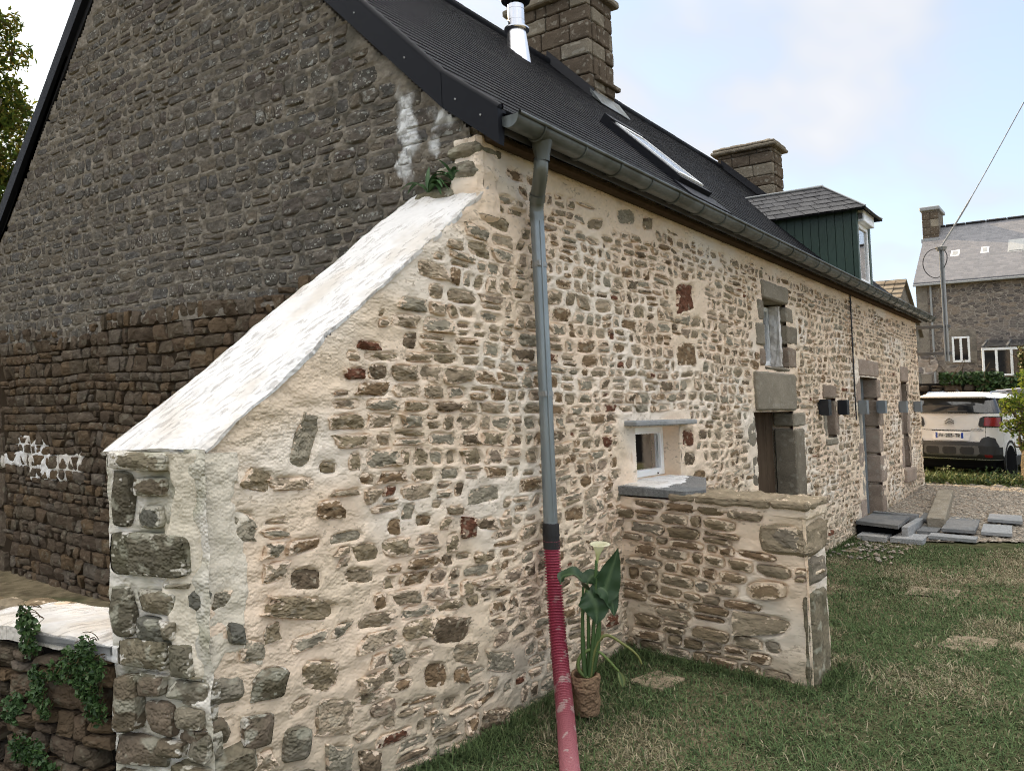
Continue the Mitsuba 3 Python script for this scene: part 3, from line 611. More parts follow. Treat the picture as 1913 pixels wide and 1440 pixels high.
def corner_coat():
    us, zs = np.arange(-.24, .30, .011), np.arange(-1.12, -.185, .011)
    Uc, Zc_ = np.meshgrid(us, zs, indexing='ij')
    t = np.clip((Uc + .045) / .09, 0, 1); t = t * t * (3 - 2 * t)
    e = EN.O + np.minimum(Uc, 0)[..., None] * EN.U; f_ = np.array([1.67, 2.8, 0]) + np.maximum(Uc, 0)[..., None] * np.array([1, 0, 0])
    P = np.where((Uc < 0)[..., None], e, f_); N = (1 - t)[..., None] * EN.N + t[..., None] * FR.N; N /= np.linalg.norm(N, axis=-1, keepdims=True)
    q = np.stack([Uc, Zc_, Uc * 0 + 2.2], -1)
    ed = np.minimum(np.minimum(Uc + .24, .30 - Uc) / .12, np.minimum(Zc_ + 1.12, .0 - Zc_ + .05) / .16)
    m = np.clip((ed - .55 + 2.7 * (meshkit.fbm(q * [7, 6, 1], 4, 61) - .46)) / .35, -1, 1)
    h = -.018 + .034 * m + .036 * (meshkit.fbm(q * [6, 5, 1], 3, 62) - .5) + .022 * (meshkit.fbm(q * [19, 22, 1], 3, 63) - .5) - .014 * (4 * t * (1 - t))
    v = P + h[..., None] * N; v[..., 2] += Zc_
    n_ = len(zs); i, j = np.meshgrid(np.arange(len(us) - 1), np.arange(n_ - 1), indexing='ij'); k = m[:-1, :-1] > -.98; i, j = i[k], j[k]
    return v.reshape(-1, 3), np.stack([i * n_ + j, (i + 1) * n_ + j, (i + 1) * n_ + j + 1, i * n_ + j + 1], 1)
obj(but + '__corner_plaster', corner_coat(), 'm_corner_lime', True)
for i, (x0, x1, y0, y1, z0, z1, t) in enumerate([(1.645, 1.86, 2.775, 3.0, -1.17, -1.05, .3), (1.65, 1.80, 2.77, 2.95, -1.31, -1.19, .7), (1.64, 1.90, 2.765, 2.98, -1.47, -1.33, .05), (1.645, 1.80, 2.77, 2.95, -1.62, -1.49, .55), (1.64, 1.86, 2.77, 3.0, -1.80, -1.64, .3), (1.652, 1.74, 2.778, 2.93, -.80, -.69, .8)]):
    m = rblock(x0, x1, y0, y1, z0, z1, .035, .025, .028, 8, 90 + i); obj(but + '__end_wall__corner_stone', m, 'm_pillar_stone', True, uv=np.tile([[(math.floor(t * 8) + .3) / 8, .45]], (len(m.vertices), 1)))
lay(but + '__end_wall', 'stone', EN, EQQ, 'm_pillar_stone', rng, np.array([slot(e[1]) for e in EQ]), np.array([e[2] for e in EQ]), 300, H=(.01, .035), edge=.05, amp=.022, freq=9, na=28, rings=(1, .97, .90, .72, .45, .2), expo=(5, 11), wob=.022, tilt=.05, bulge=.018, jag=.02)

# ------------------------------------------------------------------ gable
GA = Face((X0, 0, 0), (0, -1, 0))
YL, RY, RZ = 9.9, 6.12, 4.74
rake = lambda y: np.where(y < RY, np.interp(y, [2.6, 3.0, RY], [1.40, 1.70, 4.58]), np.interp(y, [RY, 9.5, 10.2], [4.58, 1.68, 1.2]))
gpoly = Polygon([(-YL, -2.0), (-2.85, -2.0), (-2.85, float(rake(2.85))), (-3.0, 1.70), (-RY, 4.58), (-9.5, 1.68), (-YL, 1.4)])
def dry_top(u): return np.interp(u, [-9.9, -7.8, -6.9, -5.9, -5.1, -4.4, -3.3], [.66, .6, .72, .68, .70, .74, .8])
us = np.linspace(-YL, -2.78, 30)
dry_poly = Polygon([(-YL, -2.0), (-2.78, -2.0)] + [(u, float(dry_top(u))) for u in us[::-1]]).intersection(gpoly)
upper_poly = gpoly.difference(dry_poly)
obj(house + '__gable_core', extrude_yz(Polygon([(-x, y) for x, y in gpoly.exterior.coords]).intersection(sbox(2.92, -3, 12, 6)), X0 + .06, X0 + .5), 'm_gable_mortar')
rg = np.random.default_rng(5)
q_up = rubble(upper_poly.buffer(-.01), .5, 4.7, (.072, .135), .09, .30, .017, rg, .07, .2, -YL, -2.78, .45, 0, .2, .45)
obj(house + '__gable_wall', sheet(GA, upper_poly, .026, q_up, .013, .006, 2, .008, 9, .022, (1.06, .90), seed=3), 'm_gable_mortar', True)
lay(house + '__gable_wall', 'stone', GA, q_up, 'm_gable_stone', rg, rg.random(len(q_up)), rg.random(len(q_up)), 300, H=(-.002, .009), edge=.02, amp=.012, freq=13, tilt=.04, bulge=.003, expo=(4, 10), wob=.04, jag=.04)
quoin = [rq(-9.85, -9.5, -1.95 + .42 * i, -1.95 + .42 * i + .40) for i in range(5)]
DQQ = np.array(quoin)
q_dry = rubble(dry_poly.buffer(.13).intersection(sbox(-9.48, -2.1, -2.86, 2)), -2.0, .9, (.07, .15), .09, .28, .007, rg, .09, .16, -9.5, -2.8, .35, .004, .5)
obj(house + '__gable_wall__joint_packing', sheet(GA, dry_poly, .06, [], -.005, .01, 2, .008, 8, .03, seed=3), 'm_joint', True)
lay(house + '__gable_wall', 'dry_stone', GA, np.concatenate([DQQ, q_dry]), 'm_dry_stone', rg, np.r_[[slot(5)] * 5, rg.random(len(q_dry))], rg.random(len(q_dry) + len(DQQ)), 300, H=(.005, .022), edge=.03, amp=.014, freq=11, tilt=.12, bulge=.014, expo=(2.6, 9), wob=.07, na=18, rings=(1, .95, .80, .52, .25), jag=.06, rest='dry_stonework', flat=True)
def lime(poly, face, seed, h, mat='m_white'):
    """lime wash and lime mortar that stands over the hollows and leaves the high stone bare"""
    a, b, c, d = poly.bounds
    us, vs = np.arange(a - .05, c + .05, .014), np.arange(b - .05, d + .05, .014)
    U, V = np.meshgrid(us, vs, indexing='ij')
    dist = shapely.distance(shapely.points(U, V), poly.exterior) * np.where(shapely.contains_xy(poly, U, V), 1, -1)
    m = np.clip((dist + .10 * (meshkit.fbm(np.stack([U * 11, V * 11, U * 0 + seed], -1), 3, seed) - .5)) / .03, -1, 1)
    hh = h - .04 + .04 * m + .034 * (meshkit.fbm(np.stack([U * 14, V * 18, U * 0 + 3], -1), 3, seed + 1) - .5)
    v = face.at(U, V, hh).reshape(-1, 3); n = len(vs)
    i, j = np.meshgrid(np.arange(len(us) - 1), np.arange(n - 1), indexing='ij'); k = (m[:-1, :-1] > -.9); i, j = i[k], j[k]
    return v, np.stack([i * n + j, (i + 1) * n + j, (i + 1) * n + j + 1, i * n + j + 1], 1)
WL = Polygon([(-9.283, -.33), (-8.455, -.336), (-8.588, -.5), (-7.729, -.468), (-7.706, -.592), (-7.8, -.713), (-8.855, -.74), (-8.846, -.619), (-9.585, -.653), (-9.576, -.538), (-8.964, -.487), (-9.222, -.412)])
obj(house + '__gable_wall__lime_mortar', lime(WL.buffer(.03), GA, 3, .013), 'm_white', True)
# corner stones by the eave, wrapped by rough plaster
for i, (y0, y1, z0, z1, t) in enumerate([(2.80, 3.12, 1.30, 1.40, .3), (2.78, 3.02, 1.42, 1.50, .9), (2.95, 3.3, 1.12, 1.27, .1)]):
    m = rblock(X0 - .05, X0 + .2, y0, y1, z0, z1, .03, .04, .02, 10, 40 + i)
    obj(house + '__gable_wall__stone', m, 'm_pillar_stone', True, uv=np.tile([[t, .4]], (len(m.vertices), 1)))
corner = rough(cbox(X0 - .03, X0 + .16, 2.775, 3.0, 1.05, 1.56, .03), .025, .04, 8, 77)
obj(house + '__front_wall__corner_plaster', corner, 'm_mortar', True)
# back wall, far gable
far_g = Polygon([(2.87, -1.8), (9.45, -1.8), (9.45, 1.68), (RY, 4.55), (2.87, 1.55)])
obj(house + '__far_gable', extrude_yz(far_g, X1 - .45, X1 - .004), 'm_mortar')
obj(house + '__back_wall', box(X0 + .5, X1 - .45, 9.0, 9.45, -1.8, 1.66), 'm_gable_mortar')
obj(house + '__floor', box(X0 + .5, X1 - .45, 3.3, 9.0, -1.9, -1.75), 'm_void')

# ------------------------------------------------------------------ roof
def roof_z(y): return np.interp(y, [2.58, 3.0, RY], [1.585, 1.87, RZ + .08])
XR0, XR1 = 3.47, 16.12
deck = Polygon([(2.60, 1.56), (3.0, 1.845), (RY, RZ + .05), (9.66, 1.70), (9.62, 1.62), (RY, RZ - .10), (3.0, 1.74), (2.62, 1.50)])
obj(house + '__roof', extrude_yz(deck, XR0 + .02, XR1 - .02), 'm_black')
def slates():
    pts = np.array([[2.56, 1.570], [3.0, 1.872], [RY, RZ + .085]])
    seg = np.r_[0, np.cumsum(np.linalg.norm(np.diff(pts, axis=0), axis=1))]
    r = np.random.default_rng(3); vs, fs, uv, k = [], [], [], 0
    s, row = 0.0, 0
    while s < seg[-1] - .05:
        a, b = s, min(s + .155, seg[-1])
        P = lambda t: np.array([np.interp(t, seg, pts[:, 0]), np.interp(t, seg, pts[:, 1])])
        pa, pb = P(a), P(b); d = unit(pb - pa); nrm = np.array([-d[1], d[0]])
        x = XR0 + (row % 2) * .11 - .11
        while x < XR1:
            x0, x1 = max(x + .0004, XR0), min(x + .2196, XR1)
            if x1 - x0 > .03:
                j = r.normal(0, .0003); l = r.normal(0, .0005)
                qa, qb = pa + nrm * (.014 + j) - d * (l + .002), pb + nrm * (.004)
                ba = pa + nrm * (.005 + j) - d * (l + .002)
                vs += [(x0, *qa), (x1, *qa), (x1, *qb), (x0, *qb), (x0, *ba), (x1, *ba)]
                fs += [(k, k + 1, k + 2), (k, k + 2, k + 3), (k + 4, k + 5, k + 1), (k + 4, k + 1, k)]
                uv += [(r.random(), 0)] * 6; k += 6
            x += .22
        s += .098; row += 1
    return np.array(vs), np.array(fs), np.array(uv)
v, f, uvs = slates()
labels[obj(house + '__roof__slates', (v, f), 'm_slate', False, uv=uvs)] = {'kind': 'stuff'}
v2 = v.copy(); v2[:, 1] = 2 * RY - v[:, 1]
labels[obj(house + '__roof__back_slates', (v2, f[:, ::-1]), 'm_slate', False, uv=uvs)] = {'kind': 'stuff'}
for i in range(13):
    a = XR0 + i * .98; b = min(a + .985, XR1)
    obj(house + '__roof__ridge_capping', tube([(a, RY, RZ + .075), (b, RY, RZ + .075 + (.004 if i % 2 else 0))], .075, 12), 'm_slate', True, uv=np.zeros((26, 2)) + .1)
# verge fascia in folded lengths
vp = [(2.60, 1.625), (3.0, 1.915)] + [(3.0 + (RY - 3.0) * t, 1.915 + (RZ + .13 - 1.915) * t) for t in (.30, .58, .82, 1)]
for i in range(len(vp) - 1):
    (ya, za), (yb, zb) = vp[i], vp[i + 1]
    g = .002 * (i % 2)
    d = unit([yb - ya, zb - za]); e = .0015
    ya, za, yb, zb = ya + d[0] * e, za + d[1] * e, yb - d[0] * e, zb - d[1] * e
    obj(house + '__roof__verge_board', prism([(XR0 - .045 - g, ya, za - .20), (XR0 + .0, ya, za - .20), (XR0 + .0, yb, zb - .20), (XR0 - .045 - g, yb, zb - .20)], [(XR0 - .045 - g, ya, za), (XR0 + .03, ya, za), (XR0 + .03, yb, zb), (XR0 - .045 - g, yb, zb)]), 'm_fascia')
    obj(house + '__roof__verge_roll', tube([(XR0 - .02, ya, za + .005), (XR0 - .02, yb, zb + .005)], .026, 10), 'm_fascia', True)
    for s in (.3, .75):
        obj(house + '__roof__rivet', lathe([(0, 0), (.006, 0), (.006, .003), (0, .004)], (XR0 - .046 - g, ya + (yb - ya) * s, za + (zb - za) * s - .10), 8, (-1, 0, 0)), 'm_galv')
obj(house + '__roof__verge_board', prism([(XR0 - .035, RY + .02, RZ - .02), (XR0 + .03, RY + .02, RZ - .02), (XR0 + .03, 9.66, 1.60), (XR0 - .035, 9.66, 1.60)], [(XR0 - .035, RY + .02, RZ + .14), (XR0 + .03, RY + .02, RZ + .14), (XR0 + .03, 9.66, 1.76), (XR0 - .035, 9.66, 1.76)]), 'm_fascia')
# soffit
obj(house + '__roof__eaves_board', cbox(X0 + .02, X1, 2.70, 2.79, 1.50, 1.535, .004), 'm_wood')

# gutter
def gutter(xa, xb):
    r, cy, cz = .068, 2.555, 1.585
    a = np.linspace(math.pi, 2 * math.pi, 13); pr = [(cy + r * math.cos(t), cz + r * math.sin(t)) for t in a]
    bead = [(cy - r - .010 + .010 * math.cos(t), cz + .003 + .010 * math.sin(t)) for t in np.linspace(0, 1.7 * math.pi, 9)][::-1]
    pr = bead + pr; n = len(pr)
    v = np.array([(x, y, z) for x in (xa, xb) for y, z in pr]); i = np.arange(n - 1)
    return v, np.stack([i, i + 1, n + i + 1, n + i], 1)
g = house + '__gutter'
obj(g, gutter(3.46, 16.2), 'm_zinc', 50)
ang = np.linspace(math.pi, 2 * math.pi, 15)
for x in (3.462, 16.198):
    v = np.array([(x, 2.555, 1.585)] + [(x, 2.555 + .067 * math.cos(t), 1.585 + .067 * math.sin(t)) for t in ang]); k = np.arange(1, 15)
    obj(g + '__end_cap', (v, np.stack([k * 0, k, k + 1], 1)), 'm_zinc')
x = 3.72
while x < 16.1:
    ring = [(x, 2.555 + .0715 * math.cos(t), 1.585 + .0715 * math.sin(t)) for t in np.linspace(.92 * math.pi, 2.02 * math.pi, 14)]
    obj(g + '__bracket', tube(ring, .0075, 6), 'm_zinc', True); x += .44
# downpipe
dp = house + '__downpipe'
obj(dp + '__hopper', lathe([(.044, -.14), (.046, -.10), (.062, -.03), (.085, .035), (.088, .05)], (3.80, 2.575, 1.555), 24), 'm_zinc', True)
el = spline([(3.80, 2.585, 1.43), (3.80, 2.59, 1.36), (3.86, 2.655, 1.27), (3.90, 2.70, 1.19), (3.90, 2.70, 1.10)], 20)
obj(dp + '__elbow', tube(el, .043, 18), 'm_pipe', True)
obj(dp + '__collar', lathe([(.044, -.02), (.048, -.02), (.048, .02), (.044, .02)], (3.875, 2.675, 1.235), 18, (-.4, -.45, .85)), 'm_pipe', 40)
obj(dp, tube([(3.90, 2.70, 1.15), (3.905, 2.70, .1), (3.895, 2.70, -.70)], .0415, 20), 'm_pipe', True)
obj(dp + '__seam', cbox(3.872, 3.882, 2.658, 2.668, -.68, 1.1, .002), 'm_pipe')
obj(dp + '__clamp', cat([lathe([(.0425, -.014), (.0465, -.014), (.0465, .014), (.0425, .014)], (3.905, 2.70, .07), 20), box(3.845, 3.865, 2.66, 2.68, .055, .085)]), 'm_galv')
obj(dp + '__clamp', cat([lathe([(.0425, -.014), (.0465, -.014), (.0465, .014), (.0425, .014)], (3.903, 2.70, .84), 20), box(3.845, 3.865, 2.66, 2.68, .83, .86)]), 'm_galv')
obj(dp + '__adapter', lathe([(.045, -.115), (.050, -.115), (.050, -.04), (.053, -.04), (.053, -.03), (.050, -.03), (.050, .03), (.047, .035), (.042, .035)], (3.895, 2.70, -.735), 22), 'm_black', 40)

# ------------------------------------------------------------------ chimneys
def chimney(label, x0, x1, y0, y1, z0, z1, cap_h, over, cols, rows, seed, band=None):
    c = thing(house + '__chimney', label, 'chimney'); labels[c] = {'label': label}
    r = np.random.default_rng(seed)
    obj(c, box(x0 + .03, x1 - .03, y0 + .03, y1 - .03, z0, z1), 'm_gable_mortar')
    z = z0
    for h in rows:
        if z >= z1 - .02: break
        h = min(h, z1 - z)
        for axis in (0, 1, 2):
            lo, hi = (y0, y1) if axis != 1 else (x0, x1)
            t = lo
            while t < hi - .02:
                w = r.uniform(*cols); w = hi - t if hi - t - w < .1 else w
                a, b = t + .006, t + w - .006
                zz = (z + .006, z + h - .006); p = r.uniform(0, .016)
                if axis == 0: bb = (x0 - p, x0 + .10, max(a, y0 + .012), b)
                elif axis == 1: bb = (max(a, x0 + .11), min(b, x1 - .11) if b < hi - .05 else x1 - .01, y0 - p, y0 + .10)
                else: bb = (x1 - .1, x1 + p, a, b)
                if bb[1] - bb[0] > .03 and bb[3] - bb[2] > .03:
                    m = rblock(*bb, *zz, .015, .07, .012, 9, int(r.integers(1000)))
                    obj(c + '__stone', m, 'm_granite', True, uv=np.tile([[r.choice([.95, .62, .95, .95, .95]), .5]], (len(m.vertices), 1)))
                t += w
        z += h
    for k, (h, o) in enumerate(cap_h):
        m = rblock(x0 - o, x1 + o, y0 - o, y1 + o, z1 + .002, z1 + h, .02, .08, .014, 8, seed + k)
        obj(c + '__cap', m, 'm_granite', True, uv=np.tile([[.6, .5]], (len(m.vertices), 1))); z1 += h
    return c
ch = chimney('massive square granite chimney rising beside the steel flue', 9.30, 9.95, 5.44, 6.75, 3.9, 5.66, [(.10, .09), (.10, .04)], 0, (.18, .5), [.20, .24, .19, .27, .22, .26, .21, .24, .2], 31)
m = rblock(9.40, 10.02, 5.375, 5.46, 4.455, 4.52, .012, .05, .01, 9, 4)
obj(ch + '__drip_course', m, 'm_granite', True, uv=np.tile([[.95, .5]], (len(m.vertices), 1)))
obj(ch + '__flashing', prism([(9.22, 5.40, 4.14), (9.22, 6.12, RZ + .09), (9.30, 6.12, RZ + .09), (9.30, 5.40, 4.14)], [(9.27, 5.40, 4.30), (9.27, 6.12, RZ + .26), (9.30, 6.12, RZ + .26), (9.30, 5.40, 4.30)]), 'm_fascia')
obj(ch + '__flashing', prism([(9.24, 5.26, 4.045), (10.04, 5.26, 4.045), (10.04, 5.43, 4.2), (9.24, 5.43, 4.2)], [(9.24, 5.265, 4.06), (10.04, 5.265, 4.06), (10.04, 5.432, 4.30), (9.24, 5.432, 4.30)]), 'm_zinc')
ch2 = chimney('low square granite chimney with a slab cap on the far gable end', 15.50, 16.06, 5.06, 6.2, 3.6, 5.07, [(.07, .10), (.06, .07), (.05, -.05)], 0, (.28, .55), [.25, .22, .26, .2, .24, .22, .2], 45)
obj(ch2 + '__flashing', prism([(15.43, 5.0, 3.80), (15.43, 6.1, RZ + .09), (15.5, 6.1, RZ + .09), (15.5, 5.0, 3.80)], [(15.47, 5.0, 3.96), (15.47, 6.1, RZ + .24), (15.5, 6.1, RZ + .24), (15.5, 5.0, 3.96)]), 'm_fascia')
# flue
fl = house + '__flue'; FC = (7.60, 5.43, 0)
obj(fl, lathe([(.168, 3.95), (.108, 4.46), (.108, 4.47)], FC, 40), 'm_steel', 40)
obj(fl + '__collar', lathe([(.106, 4.455), (.150, 4.452), (.150, 4.468), (.106, 4.490)], FC, 40), 'm_steel', 40)
obj(fl + '__liner', lathe([(.10, 4.46), (.10, 4.56), (.104, 4.562), (.104, 4.568), (.10, 4.57), (.10, 4.69), (.104, 4.692), (.104, 4.698), (.10, 4.70), (.10, 4.745), (.09, 4.745), (.09, 4.6)], FC, 40), 'm_steel', 40)
for k in range(3):
    a = 1 + k * 2.1
    obj(fl + '__strut', tube([(FC[0] + .085 * math.cos(a), FC[1] + .085 * math.sin(a), 4.68), (FC[0] + .085 * math.cos(a), FC[1] + .085 * math.sin(a), 4.84)], .006, 6), 'm_black')
obj(fl + '__cap', lathe([(.0, 4.825), (.15, 4.815), (.172, 4.80), (.174, 4.812), (.15, 4.835), (.08, 4.862), (.0, 4.875)], FC, 40), 'm_black', 50)

# ------------------------------------------------------------------ skylight
def slope_pt(x, y, off): return np.array([x, y - off * .69, float(roof_z(y)) + off * .724])
def slope_box(x0, x1, ya, yb, o0, o1):
    return prism([slope_pt(x0, ya, o0), slope_pt(x1, ya, o0), slope_pt(x1, yb, o0), slope_pt(x0, yb, o0)], [slope_pt(x0, ya, o1), slope_pt(x1, ya, o1), slope_pt(x1, yb, o1), slope_pt(x0, yb, o1)])
sk = house + '__skylight'
sx0, sx1, sy0, sy1 = 7.36, 8.04, 3.42, 4.13
obj(sk, cat([slope_box(sx0 - .04, sx0 + .05, sy0, sy1, .0, .085), slope_box(sx1 - .05, sx1 + .04, sy0, sy1, .0, .085), slope_box(sx0 - .04, sx1 + .04, sy0 - .06, sy0 - .001, .0, .08), slope_box(sx0 - .04, sx1 + .04, sy1 + .001, sy1 + .08, 0, .11)]), 'm_fascia')
obj(sk + '__sash', cat([slope_box(sx0 + .051, sx0 + .09, sy0 + .002, sy1 - .002, .06, .10), slope_box(sx1 - .09, sx1 - .051, sy0 + .002, sy1 - .002, .06, .10), slope_box(sx0 + .091, sx1 - .091, sy1 - .05, sy1 - .003, .06, .10), slope_box(sx0 + .091, sx1 - .091, sy0 + .003, sy0 + .04, .06, .10)]), 'm_pvc')
obj(sk + '__pane', slope_box(sx0 + .092, sx1 - .092, sy0 + .041, sy1 - .051, .080, .094), 'm_car_glass')
obj(sk + '__flashing', slope_box(sx0 - .16, sx1 + .16, sy0 - .26, sy0 - .072, .012, .03), 'm_fascia')

# ------------------------------------------------------------------ dormer
dm = house + '__dormer'
dx0, dx1, dyf, dz = 11.80, 12.56, 2.74, 2.76
n = 10
def cheek(x, ya, yb, x1, w):
    za, zb = float(roof_z(ya)) - .03, float(roof_z(yb)) - .03
    return prism([(x, ya, za), (x1, ya, za), (x1, yb, zb), (x, yb, zb)], [(x, ya, dz), (x1, ya, dz), (x1, yb, dz + .001), (x, yb, dz + .001)])
yy = np.linspace(dyf + .06, 3.93, n + 1)
for i in range(n):
    obj(dm + '__board', cheek(dx0 + .004 * (i % 2), yy[i] + .004, yy[i + 1] - .004, dx0 + .03, 0), 'm_green')
obj(dm, prism([(dx0 + .025, dyf + .03, 1.70), (dx1 - .02, dyf + .03, 1.70), (dx1 - .02, 3.95, 2.70), (dx0 + .025, 3.95, 2.70)], [(dx0 + .025, dyf + .03, 1.78), (dx1 - .02, dyf + .03, 1.78), (dx1 - .02, 3.95, 2.745), (dx0 + .025, 3.95, 2.745)]), 'm_void')
obj(dm + '__cheek', prism([(dx0 + .03, 2.85, 1.72), (dx0 + .05, 2.85, 1.72), (dx0 + .05, 3.93, 2.7), (dx0 + .03, 3.93, 2.7)], [(dx0 + .03, 2.85, dz), (dx0 + .05, 2.85, dz), (dx0 + .05, 3.93, dz), (dx0 + .03, 3.93, dz)]), 'm_green')
obj(dm + '__cheek', prism([(dx1 - .03, 2.8, 1.72), (dx1, 2.8, 1.72), (dx1, 3.93, 2.7), (dx1 - .03, 3.93, 2.7)], [(dx1 - .03, 2.8, dz), (dx1, 2.8, dz), (dx1, 3.93, dz), (dx1 - .03, 3.93, dz)]), 'm_green')
obj(dm + '__corner_post', cbox(dx0 - .008, dx0 + .075, dyf - .012, dyf + .055, 1.69, dz, .004), 'm_green')
obj(dm + '__corner_post', cbox(dx1 - .10, dx1 + .004, dyf - .012, dyf + .055, 1.69, dz, .004), 'm_green')
obj(dm + '__window_frame', cat([cbox(dx0 + .078, dx0 + .14, dyf + .0, dyf + .05, 1.74, 2.58, .004), cbox(dx1 - .165, dx1 - .103, dyf, dyf + .05, 1.74, 2.58, .004), cbox(dx0 + .14, dx1 - .165, dyf, dyf + .05, 1.74, 1.80, .004), cbox(dx0 + .14, dx1 - .165, dyf, dyf + .05, 2.52, 2.58, .004)]), 'm_pvc')
obj(dm + '__pane', box(dx0 + .14, dx1 - .165, dyf + .022, dyf + .028, 1.80, 2.52), 'm_glass')
obj(dm + '__shutter_box', cbox(dx0 + .078, dx1 - .08, dyf - .09, dyf + .05, 2.585, 2.75, .008), 'm_pvc')
obj(dm + '__shutter_slot', cbox(dx0 + .066, dx0 + .079, dyf - .07, dyf - .015, 2.62, 2.70, .003), 'm_car_grey')
xm = (dx0 + dx1) / 2
e0, e1, ye, ez, rz_, yr0 = dx0 - .13, dx1 + .13, dyf - .16, dz - .03, 3.22, 3.28
def tri_slab(pts, t=.02):
    p = np.array(pts, float); nrm = unit(np.cross(p[1] - p[0], p[2] - p[0])); nrm = nrm if nrm[2] > 0 else -nrm
    return prism(p - nrm * t, p)
yb_ = 4.42
obj(dm + '__roof_boarding', cat([tri_slab([(e0, ye, ez), (xm, yr0, rz_), (xm, yb_, rz_), (e0, 3.98, ez)]), tri_slab([(e1, ye, ez), (xm, yr0, rz_), (xm, yb_, rz_), (e1, 3.98, ez)]), tri_slab([(e0, ye, ez), (e1, ye, ez), (xm, yr0, rz_)])]), 'm_black')
rs = np.random.default_rng(9)
def dormer_slates(flip):
    A, B, C, D = np.array([e0, ye, ez]), np.array([e0, 4.0, ez]), np.array([xm, 4.44, rz_]), np.array([xm, yr0, rz_])
    if flip: A, B, C, D = [np.array([2 * xm - p[0], p[1], p[2]]) for p in (A, B, C, D)]
    nrm = unit(np.cross(B - A, D - A)); nrm = nrm if nrm[2] > 0 else -nrm
    rows = 6
    for r in range(rows):
        t0, t1 = r / rows, (r + 1.25) / rows; t1 = min(t1, 1)
        L0, R0, L1, R1 = A + (D - A) * t0, B + (C - B) * t0, A + (D - A) * t1, B + (C - B) * t1
        k = max(2, int(np.linalg.norm(R0 - L0) / .20)); off = .5 * (r % 2) / k
        ts = np.unique(np.clip(np.r_[0, np.arange(0, k + 1) / k + off, 1], 0, 1))
        for a, b in zip(ts[:-1], ts[1:]):
            if b - a < .02: continue
            a += .004; b -= .004; lift = .016 + rs.normal(0, .002)
            q = np.array([L0 + (R0 - L0) * a + nrm * lift, L0 + (R0 - L0) * b + nrm * lift, L1 + (R1 - L1) * b + nrm * .006, L1 + (R1 - L1) * a + nrm * .006])
            m = prism(q - nrm * .006, q); obj(dm + '__slate', m, 'm_lit_slate', False, uv=np.tile([[rs.random(), 0]], (8, 1)))
dormer_slates(False); dormer_slates(True)
obj(dm + '__hip', tri_slab([(e0, ye, ez + .014), (e1, ye, ez + .014), (xm, yr0, rz_ + .016)], .008), 'm_lit_slate', False, uv=np.zeros((6, 2)) + .6)
obj(dm + '__ridge', tube([(xm, yr0 - .02, rz_ + .02), (xm, 4.44, rz_ + .02)], .022, 8), 'm_galv', True)
obj(dm + '__hip_flashing', tube([(e0, ye, ez + .02), (xm, yr0, rz_ + .025)], .014, 8), 'm_galv', True)
obj(dm + '__hip_flashing', tube([(e1, ye, ez + .02), (xm, yr0, rz_ + .025)], .014, 8), 'm_galv', True)

# ------------------------------------------------------------------ doors and windows of the front wall
def reveal(k, depth, mat='m_mortar'):
    u0, u1, v0, v1 = openings[k]; e = .012
    obj(house + '__front_wall__reveal', cat([box(u0 - .05, u0 + e, 2.80, depth, v0, v1), box(u1 - e, u1 + .05, 2.80, depth, v0, v1), box(u0 + e, u1 - e, 2.803, depth, v1 - e, v1 + .05), box(u0 + e, u1 - e, 2.803, depth, v0 - .05, v0 + e)]), mat)
reveal('low_window', 3.1)
w = house + '__window'
def win(name, u0, u1, v0, v1, y, t=.055, d=.06):
    k = obj(name, cat([cbox(u0, u0 + t, y, y + d, v0, v1, .005), cbox(u1 - t, u1, y, y + d, v0, v1, .005), cbox(u0 + t, u1 - t, y + .001, y + d, v0, v0 + t, .005), cbox(u0 + t, u1 - t, y + .001, y + d, v1 - t, v1, .005)]), 'm_pvc')
    obj(k + '__pane', box(u0 + t, u1 - t, y + .025, y + .032, v0 + t, v1 - t), 'm_glass')
    obj(k + '__dark_panel', box(u0 + .004, u1 - .004, y + d + .05, y + d + .06, v0 + .004, v1 - .004), 'm_void')  # near-black panel painted in place of the dark room behind the glass
    return k
k = win(w, 5.185, 5.915, -.56, -.17, 2.94)
for ux in (5.32, 5.78): obj(k + '__drain_cap', box(ux, ux + .018, 2.934, 2.941, -.548, -.538), 'm_black')
m = rblock(5.02, 6.06, 2.70, 2.9, -.150, -.112, .008, .06, .006, 8, 3)
obj(house + '__front_wall__slate_lintel', m, 'm_slab', False, uv=np.tile([[.85, 0]], (len(m.vertices), 1)))
win(w, 8.04, 8.70, .43, 1.07, 2.965, .05)
lp = rough(box(8.655, 8.72, 2.855, 2.96, .42, 1.08), .02, .014, 16, 5)
obj(house + '__front_wall__reveal_plaster', lp, 'm_white', True)
obj(house + '__low_door', cat([cbox(7.63 + i * .23, 7.63 + (i + 1) * .23 - .006, 3.02 + .004 * (i % 2), 3.06, -1.72, -.07, .006) for i in range(5)]), 'm_wood')

obj(house + '__far_door', cbox(11.79, 12.74, 3.0, 3.05, -1.70, .40, .006), 'm_galv')
obj(house + '__far_door__frame', cat([cbox(11.785, 11.84, 2.985, 3.03, -1.7, .40, .004), cbox(12.69, 12.745, 2.985, 3.03, -1.7, .40, .004)]), 'm_lit_grey_lamp')
win(w, 14.47, 14.89, -1.04, .38, 3.05, .04)
win(w, 10.09, 10.45, -.38, .07, 3.05, .03)
obj(house + '__front_cable', tube([(11.40, 2.775, 1.50), (11.395, 2.775, 1.0), (11.37, 2.772, .35), (11.375, 2.772, -.2)], .010, 6), 'm_black', True)

obj(house + '__dark_backing', cat([box(3.9, 15.5, 3.62, 3.66, -1.75, 1.5), box(3.9, 15.5, 3.302, 3.62, 1.40, 1.46)]), 'm_void')  # black panels added behind the windows, standing in for unlit rooms

